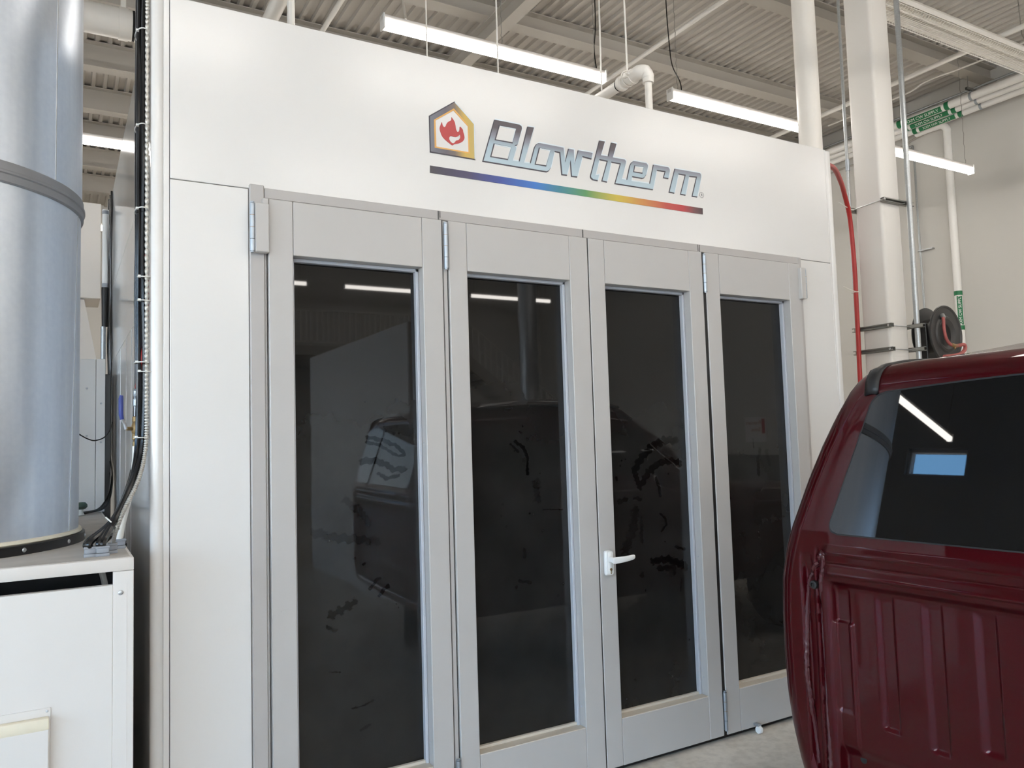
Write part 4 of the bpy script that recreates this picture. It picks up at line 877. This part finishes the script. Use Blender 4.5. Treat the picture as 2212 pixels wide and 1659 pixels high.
# pressed rear panel as a height field
INS = [(p.x, p.y) for p in insetp(RR-.0005)]
def half(z):
    for (a, za), (b, zb) in zip(INS[:-1], INS[1:]):
        if za <= z <= zb and zb > za: return a+(b-a)*(z-za)/(zb-za)
    return INS[0][0]
ss = lambda a, b, x: (lambda t: t*t*(3-2*t))(max(0, min(1, (x-a)/(b-a)))) if a != b else 0
def press(lat, z):
    l = abs(lat); d = 0.0
    inn = 1-ss(.800, .812, l)
    q = 1-ss(.80,.83,l)
    pl = [(1.30,0),(1.246,-.002),(1.228,-.014),(1.222,-.0155),(1.216,-.010),(1.194,-.006),(1.188,-.001),(1.180,-.004),(1.164,-.014),(1.157,-.015),(1.150,-.008),(1.136,-.004),(1.118,.020),(1.108,.024),(.3,.024)]
    for (za, da), (zb_, db) in zip(pl[:-1], pl[1:]):
        if zb_ <= z <= za:
            v_ = da+(db-da)*(za-z)/(za-zb_); d += v_*(q if v_ < 0 else inn + .25*(q-inn)*(q > inn)); break
    for k in range(-5, 6):
        c = .1435*k + .0718
        u = lat - (c if k >= 0 else c)
        if -.034 < u < .034: d += .0055*ss(-.034,-.027,u)*(1-ss(.004,.032,u))*ss(.69+.02*(k % 3),.71+.02*(k % 3),z)*(1-ss(1.09,1.12,z))
    d -= .009*ss(.744,.752,l)*inn*(1-ss(1.004,1.013,z))*ss(.60,.66,z)
    d += .012*ss(.64,.60,z)*inn
    d += .020*ss(.862,.880,l)*(1-ss(.90,.915,l))*ss(.45,.55,z)*(1-ss(1.15,1.22,z))
    d += .012*ss(.84,.845,l)*(1-ss(.85,.855,l))*(1-ss(1.2,1.24,z))
    return d
def faceX(lat, z): return XR + lean(z) - .006*(1-min(1, (lat/.9)**2))
mb = MB(); bm = mb.bm; NL, NZ = 640, 360; z0, z1 = INS[1][1]+.002, INS[-1][1]; rows = []
for j in range(NZ+1):
    z = z0+(z1-z0)*j/NZ; h = half(min(z, z1-.0006)); row = []
    for i in range(NL+1):
        lat = -h+2*h*i/NL; e = ss(h, h-.05, abs(lat))*ss(z1, z1-.03, z)
        row.append(bm.verts.new((XR+lean(z) + (faceX(lat, z)-XR-lean(z))*e + press(lat, z)*ss(h, h-.006, abs(lat)), TY+lat, z)))
    rows.append(row)
for j in range(NZ):
    for i in range(NL): mb._f((rows[j][i], rows[j][i+1], rows[j+1][i+1], rows[j+1][i]), True)
mb.build('rear_panel', M_maroon, truck, sharp=60)
def rearquad(name, m, hb, ht, zb, zt, lift, rc, th=.006, parent=truck, arch=.026):
    mb = MB(); bm = mb.bm; nl, nz = 60, 72; F, Bk = [], []
    for j in range(nz+1):
        t = j/nz; rf, rb = [], []
        for i in range(nl+1):
            s = -1+2*i/nl; h = hb+(ht-hb)*t
            dz = min(t, 1-t)*(zt-zb); cut = rc-math.sqrt(max(0, rc*rc-(rc-dz)**2)) if dz < rc else 0
            lat = s*(h-cut); z = zb+(zt-zb)*t + arch*t*(1-s*s)
            x = faceX(lat, z)-lift
            rf.append(bm.verts.new((x, TY+lat, z))); rb.append(bm.verts.new((x+th, TY+lat, z)))
        F.append(rf); Bk.append(rb)
    for j in range(nz):
        for i in range(nl):
            mb._f((F[j][i], F[j][i+1], F[j+1][i+1], F[j+1][i]), True); mb._f((Bk[j][i], Bk[j+1][i], Bk[j+1][i+1], Bk[j][i+1]), True)
    for j in range(nz):
        for i in (0, nl): mb._f((F[j][i], F[j+1][i], Bk[j+1][i], Bk[j][i]))
    for i in range(nl):
        for j in (0, nz): mb._f((F[j][i], F[j][i+1], Bk[j][i+1], Bk[j][i]))
    return mb.build(name, m, parent, sharp=45)
gk = rearquad('window_seal', M_blackpl, .806, .666, 1.280, 1.717, .008, .04, .02)
rearquad('rear_window', M_cglass, .800, .660, 1.285, 1.712, .012, .04, .003)
# black roof ditch mouldings, seam sealer, plug
for sgn in (1, -1):
    f = lambda y: TY + sgn*(y-TY)
    pts = smooth_path([(1.434,f(-1.606),1.700),(1.440,f(-1.615),1.745),(1.454,f(-1.628),1.780),(1.478,f(-1.638),1.798),(1.54,f(-1.642),1.808),(1.9,f(-1.644),1.822),(2.4,f(-1.645),1.838),(2.9,f(-1.646),1.826)], 6)
    mb = MB(); L_ = []; xz = [(XR+lean(1.706)-.001, 1.706), (XR+lean(1.728)-.001, 1.728)]
    for t in (15, 30, 45, 60, 75, 90):
        a_ = math.radians(t); zz = 1.728+.074*math.sin(a_); xz.append((XR+lean(zz)+.074-.075*math.cos(a_), zz+.002))
    xz += [(1.62, 1.816), (1.75, 1.824), (1.9, 1.832), (2.2, 1.845), (2.6, 1.850), (3.0, 1.832)]
    rowsm = []
    for i, (xx, zz) in enumerate(xz):
        rowsm.append([mb.bm.verts.new((xx+(.001 if q in (0, 3) else -.003 if zz < 1.79 else 0), f(-1.642+.042*q/3), zz+(.004 if q in (1, 2) else 0) - max(0, zz-1.78)*.0 - (.010*q/3 if i > 4 else 0))) for q in range(4)])
    for r0_, r1_ in zip(rowsm[:-1], rowsm[1:]):
        for q in range(3): mb._f((r0_[q], r0_[q+1], r1_[q+1], r1_[q]), True)
    mm = mb.build('roof_moulding', M_blackpl, truck); so = mm.modifiers.new('solid', 'SOLIDIFY'); so.thickness = .012; so.offset = 0
    w = random.Random(3)
    for nm, L in (('seam_sealer', [(-1.474,1.225),(-1.445,1.178),(-1.408,1.128),(-1.397,1.07),(-1.391,.95),(-1.388,.83),(-1.394,.70),(-1.404,.55)]), ('seam_sealer', [(-1.478,1.222),(-1.470,1.17),(-1.459,1.11),(-1.453,.96),(-1.457,.79),(-1.459,.60),(-1.462,.5)])):
        P = smooth_path([(0, a, b) for a, b in L], 16)
        MB().tube([(faceX(p.y-TY, p.z)+press(p.y-TY, p.z)+.0035, f(p.y)+w.uniform(-.0016,.0016), p.z) for p in P], [.0088+w.uniform(-.0010,.0010) for _ in P], 8).build(nm, M_seal, truck)
    y, z = -1.437, 1.115
    mb = MB().lathe([(.0,-.004),(.006,-.004),(.007,-.009),(.0125,-.008),(.0145,-.002),(.0145,.03)], 20, (faceX(y-TY, z)+press(y-TY, z), f(y), z), 'X'); mb.build('rubber_plug', M_rubber, truck)
MB().lathe([(0,-.001),(.011,-.001),(.011,.01)], 16, (faceX(.748,.60)+press(.748,.60), -1.552, .601), 'X').build('drain_hole', M_dark, truck)
# side glass, windscreen, wheels, chassis (mostly hidden behind the cab)
def bodyside(name, m, x0, x1, za, zb, sgn):
    mb = MB(); bm = mb.bm; g = []
    for k in range(9):
        z = za+(zb-za)*k/8; h = 0
        for p, q in zip(PR[:-1], PR[1:]):
            if p.y <= z <= q.y and q.y > p.y: h = p.x+(q.x-p.x)*(z-p.y)/(q.y-p.y)
        g.append([bm.verts.new((x, TY+sgn*(h*1.003+.004), z)) for x in (x0+.10*k/8, x1-.10*k/8)])
    for a, b in zip(g[:-1], g[1:]): mb._f((a[0], a[1], b[1], b[0]), True)
    return mb.build(name, m, truck)
for sgn in (1, -1):
    bodyside('side_window', M_cglass, 1.78, 2.42, 1.32, 1.66, sgn); bodyside('side_window', M_cglass, 2.50, 3.20, 1.32, 1.66, sgn)
    c = (4.55, TY+sgn*.86, FLOOR+.40)
    MB().lathe([(.24,-.12),(.36,-.13),(.40,-.10),(.40,.10),(.36,.13),(.24,.12)], 36, c, 'Y').build('tyre', M_rubber, truck)
    MB().lathe([(0,-.05),(.10,-.06),(.22,-.10),(.245,-.12),(.245,.12),(.22,.08),(0,.04)], 30, c, 'Y').build('wheel_rim', M_zinc, truck)
    MB().box(1.5, 5.0, TY+sgn*.42-.04, TY+sgn*.42+.04, .36, .50, .01, 1).build('chassis_rail', M_black, truck)
mb = MB(); mb.box(4.48, 4.62, TY-.84, TY+.84, .34, .42, .02, 1); mb.build('front_axle', M_black, truck)
mb = MB()
for sgn in (1, -1): mb.box(1.62,1.72,TY+sgn*.42-.05,TY+sgn*.42+.05,FLOOR+.001,.365,.01,1)
mb.build('support_stand', M_black, truck)

truck.rotation_euler = (0, 0, math.radians(3)); truck.location = (2.6+.0507, TY+.066, FLOOR)
# ------------------------------------------------------------------ the shop on the camera side (seen in the glass)
pw = tag(MB().box(2.2, 2.28, -7.2, -3.75, FLOOR, 2.78, .01, 1).build('partition_panel', M_cabw), 'plain white partition panel mirrored in the first door pane', 'partition')
mz = thing('mezzanine', 'grey mezzanine deck with railing mirrored high in the door panes', 'mezzanine', (3, -15, FLOOR))
MB().box(-4, 7.0, -16.5, -13.5, 3.55, 3.75).build('deck', M_beam, mz)
mb = MB()
for x in range(-4, 8): mb.box(min(x, 6.95)-.02, min(x, 6.95)+.02, -13.56, -13.52, 3.75, 4.55)
mb.box(-4, 7, -13.56, -13.52, 4.52, 4.57); mb.box(-4, 7, -13.56, -13.52, 3.83, 3.87)
x = -3.9
while x < 6.9: mb.box(x-.015, x+.015, -13.555, -13.525, 3.87, 4.52); x += .12
mb.build('railing', M_paintw, mz)
for x in (-3.5, .2, 3.3, 6.6): MB().box(x-.12, x+.12, -13.95, -13.71, FLOOR, 3.55, .02, 2).build('post', M_col, mz)
st = thing('staircase', 'grey steel staircase coming down from the mezzanine, mirrored in the second and third panes', 'stairs', (9.2, -13.2, FLOOR))
mb = MB(); n = 18
for k in range(n): mb.box(7.03+k*.25, 7.31+k*.25, -13.48, -12.70, 3.74-(k+1)*.19, 3.77-(k+1)*.19)
mb.build('treads', M_strut, st)
for y in (-13.48, -12.68):
    mb = MB(); mb.sweep([(-.02,-.13),(.02,-.13),(.02,.13),(-.02,.13)], [(7.04,y,3.66),(11.6,y,.16)]); mb.build('stringer', M_beam, st)
    mb = MB(); mb.tube([(7.04,y,4.56),(11.6,y,1.10)], .022, 8)
    for k in range(30): mb.cyl((7.06+k*.15,y,3.70-k*.114), (7.06+k*.15,y,4.54-k*.114), .015, 6)
    mb.build('handrail', M_paintw, st)
fd = tag(MB().lathe([(.15,1.9),(.16,2.2),(.14,2.25),(.16,2.5),(.15,2.9),(.16,3.0),(.145,3.3),(.16,3.6),(.15,4.0),(.16,4.3),(.15,6.9)], 24, (6.0,-7.75,0)).build('foil_duct', M_foil), 'crinkled silver foil duct hanging upright, mirrored in the second door pane', 'duct')
rk = thing('parts_rack', 'timber parts rack with upright posts, mirrored in the truck rear window', 'rack', (-5.2, 3.6, FLOOR))
for k in range(6):
    y = 2.0+.75*k
    MB().box(-5.25, -5.16, y-.02, y+.02, FLOOR+.08, 2.35, .004, 1).build('post', M_wood, rk)
    MB().box(-5.22, -5.19, y+.021, y+.11, FLOOR+.08, 2.33, .004, 1).build('padded_strip', M_black, rk)
mb = MB()
for z in (.5, 1.9): mb.box(-5.30, -5.25, 1.9, 5.85, z, z+.09)
mb.box(-5.5, -4.9, 1.95, 5.8, FLOOR, FLOOR+.08); mb.build('rails', M_wood, rk)
fa = thing('first_aid_sign', 'white first aid sign with red writing, mirrored in the last door pane', 'sign', (X1, -8.3, 1.65))
MB().box(X1-.008, X1, -8.60, -8.02, 1.38, 1.90, .003, 1).build('plate', M_pvc, fa)
M_redp = mat('red print', rgb(190,40,44), .4)
text_on('Premiers', .115, M_redp, fa, (X1-.010, -8.36, 1.78), (0,-1,0), (0,0,1)); text_on('Soins', .115, M_redp, fa, (X1-.010, -8.30, 1.64), (0,-1,0), (0,0,1))
MB().box(X1-.011, X1-.007, -8.14, -8.06, 1.56, 1.86).build('red_bar', M_redp, fa)
pl = tag(MB().box(X1-.03, X1, -9.3, -7.4, FLOOR, 1.12).build('wall_wainscot', mat('grey kick panel', rgb(120,120,118), .5)), 'grey lower wall panel beneath the first aid sign', 'panel')

# ------------------------------------------------------------------ daylight, camera
W_ = bpy.data.worlds.new('World'); S.world = W_; W_.use_nodes = True
nt = W_.node_tree; bg = nt.nodes['Background']; bg.inputs['Strength'].default_value = 9.2
tcw = nt.nodes.new('ShaderNodeTexCoord'); spw = nt.nodes.new('ShaderNodeSeparateXYZ'); nt.links.new(tcw.outputs['Generated'], spw.inputs[0])
mrw = nt.nodes.new('ShaderNodeMapRange'); mrw.inputs['From Min'].default_value = -.3; mrw.inputs['From Max'].default_value = .5; nt.links.new(spw.outputs['Z'], mrw.inputs['Value'])
crw = nt.nodes.new('ShaderNodeValToRGB'); ew = crw.color_ramp.elements
ew[0].position = .34; ew[0].color = (.50, .50, .49, 1); ew[1].position = .70; ew[1].color = (.24, .56, 1.0, 1)
kw = ew.new(.39); kw.color = (.92, .97, 1.0, 1); kw = ew.new(.52); kw.color = (.66, .84, 1.0, 1)
nt.links.new(mrw.outputs['Result'], crw.inputs['Fac']); nt.links.new(crw.outputs['Color'], bg.inputs['Color'])
for i, (a, b_, c, d) in enumerate(WIN):
    ld = bpy.data.lights.new('daylight_portal', 'AREA'); ld.shape = 'RECTANGLE'; ld.size = d-c; ld.size_y = b_-a; ld.cycles.is_portal = True
    lo = bpy.data.objects.new('daylight_portal', ld); COL.objects.link(lo); lo.location = (X0-.28, (a+b_)/2, (c+d)/2); lo.rotation_euler = (0, -math.pi/2, 0)
for (a, b_, c, d) in FILL_WIN:
    ld = bpy.data.lights.new('daylight_portal', 'AREA'); ld.shape = 'RECTANGLE'; ld.size = b_-a; ld.size_y = d-c; ld.cycles.is_portal = True
    lo = bpy.data.objects.new('daylight_portal', ld); COL.objects.link(lo); lo.location = ((a+b_)/2, Y0-.28, (c+d)/2); lo.rotation_euler = (math.pi/2, 0, 0)

cam = bpy.data.cameras.new('camera'); co_ = bpy.data.objects.new('camera', cam); COL.objects.link(co_); S.camera = co_
cam.sensor_width = 36.0; cam.lens = 1693.6/2212*36; cam.clip_start = .02; cam.clip_end = 200
MR = Matrix(((0.8668496342582621,-0.49765700130725593,-0.030153285661550712),(0.008493509799896418,0.07521121033803684,-0.9971314527838175),(0.4984973138118161,0.8641069279257964,0.0694236647912387)))
co_.matrix_world = Matrix(((MR[0][0],-MR[1][0],-MR[2][0],-0.71758309),(MR[0][1],-MR[1][1],-MR[2][1],-3.16292964),(MR[0][2],-MR[1][2],-MR[2][2],1.60739955),(0,0,0,1)))
S.view_settings.view_transform = 'Standard'; S.view_settings.look = 'None'; S.view_settings.gamma = 1.0; S.view_settings.use_curve_mapping = False
S.view_settings.exposure = 0.11
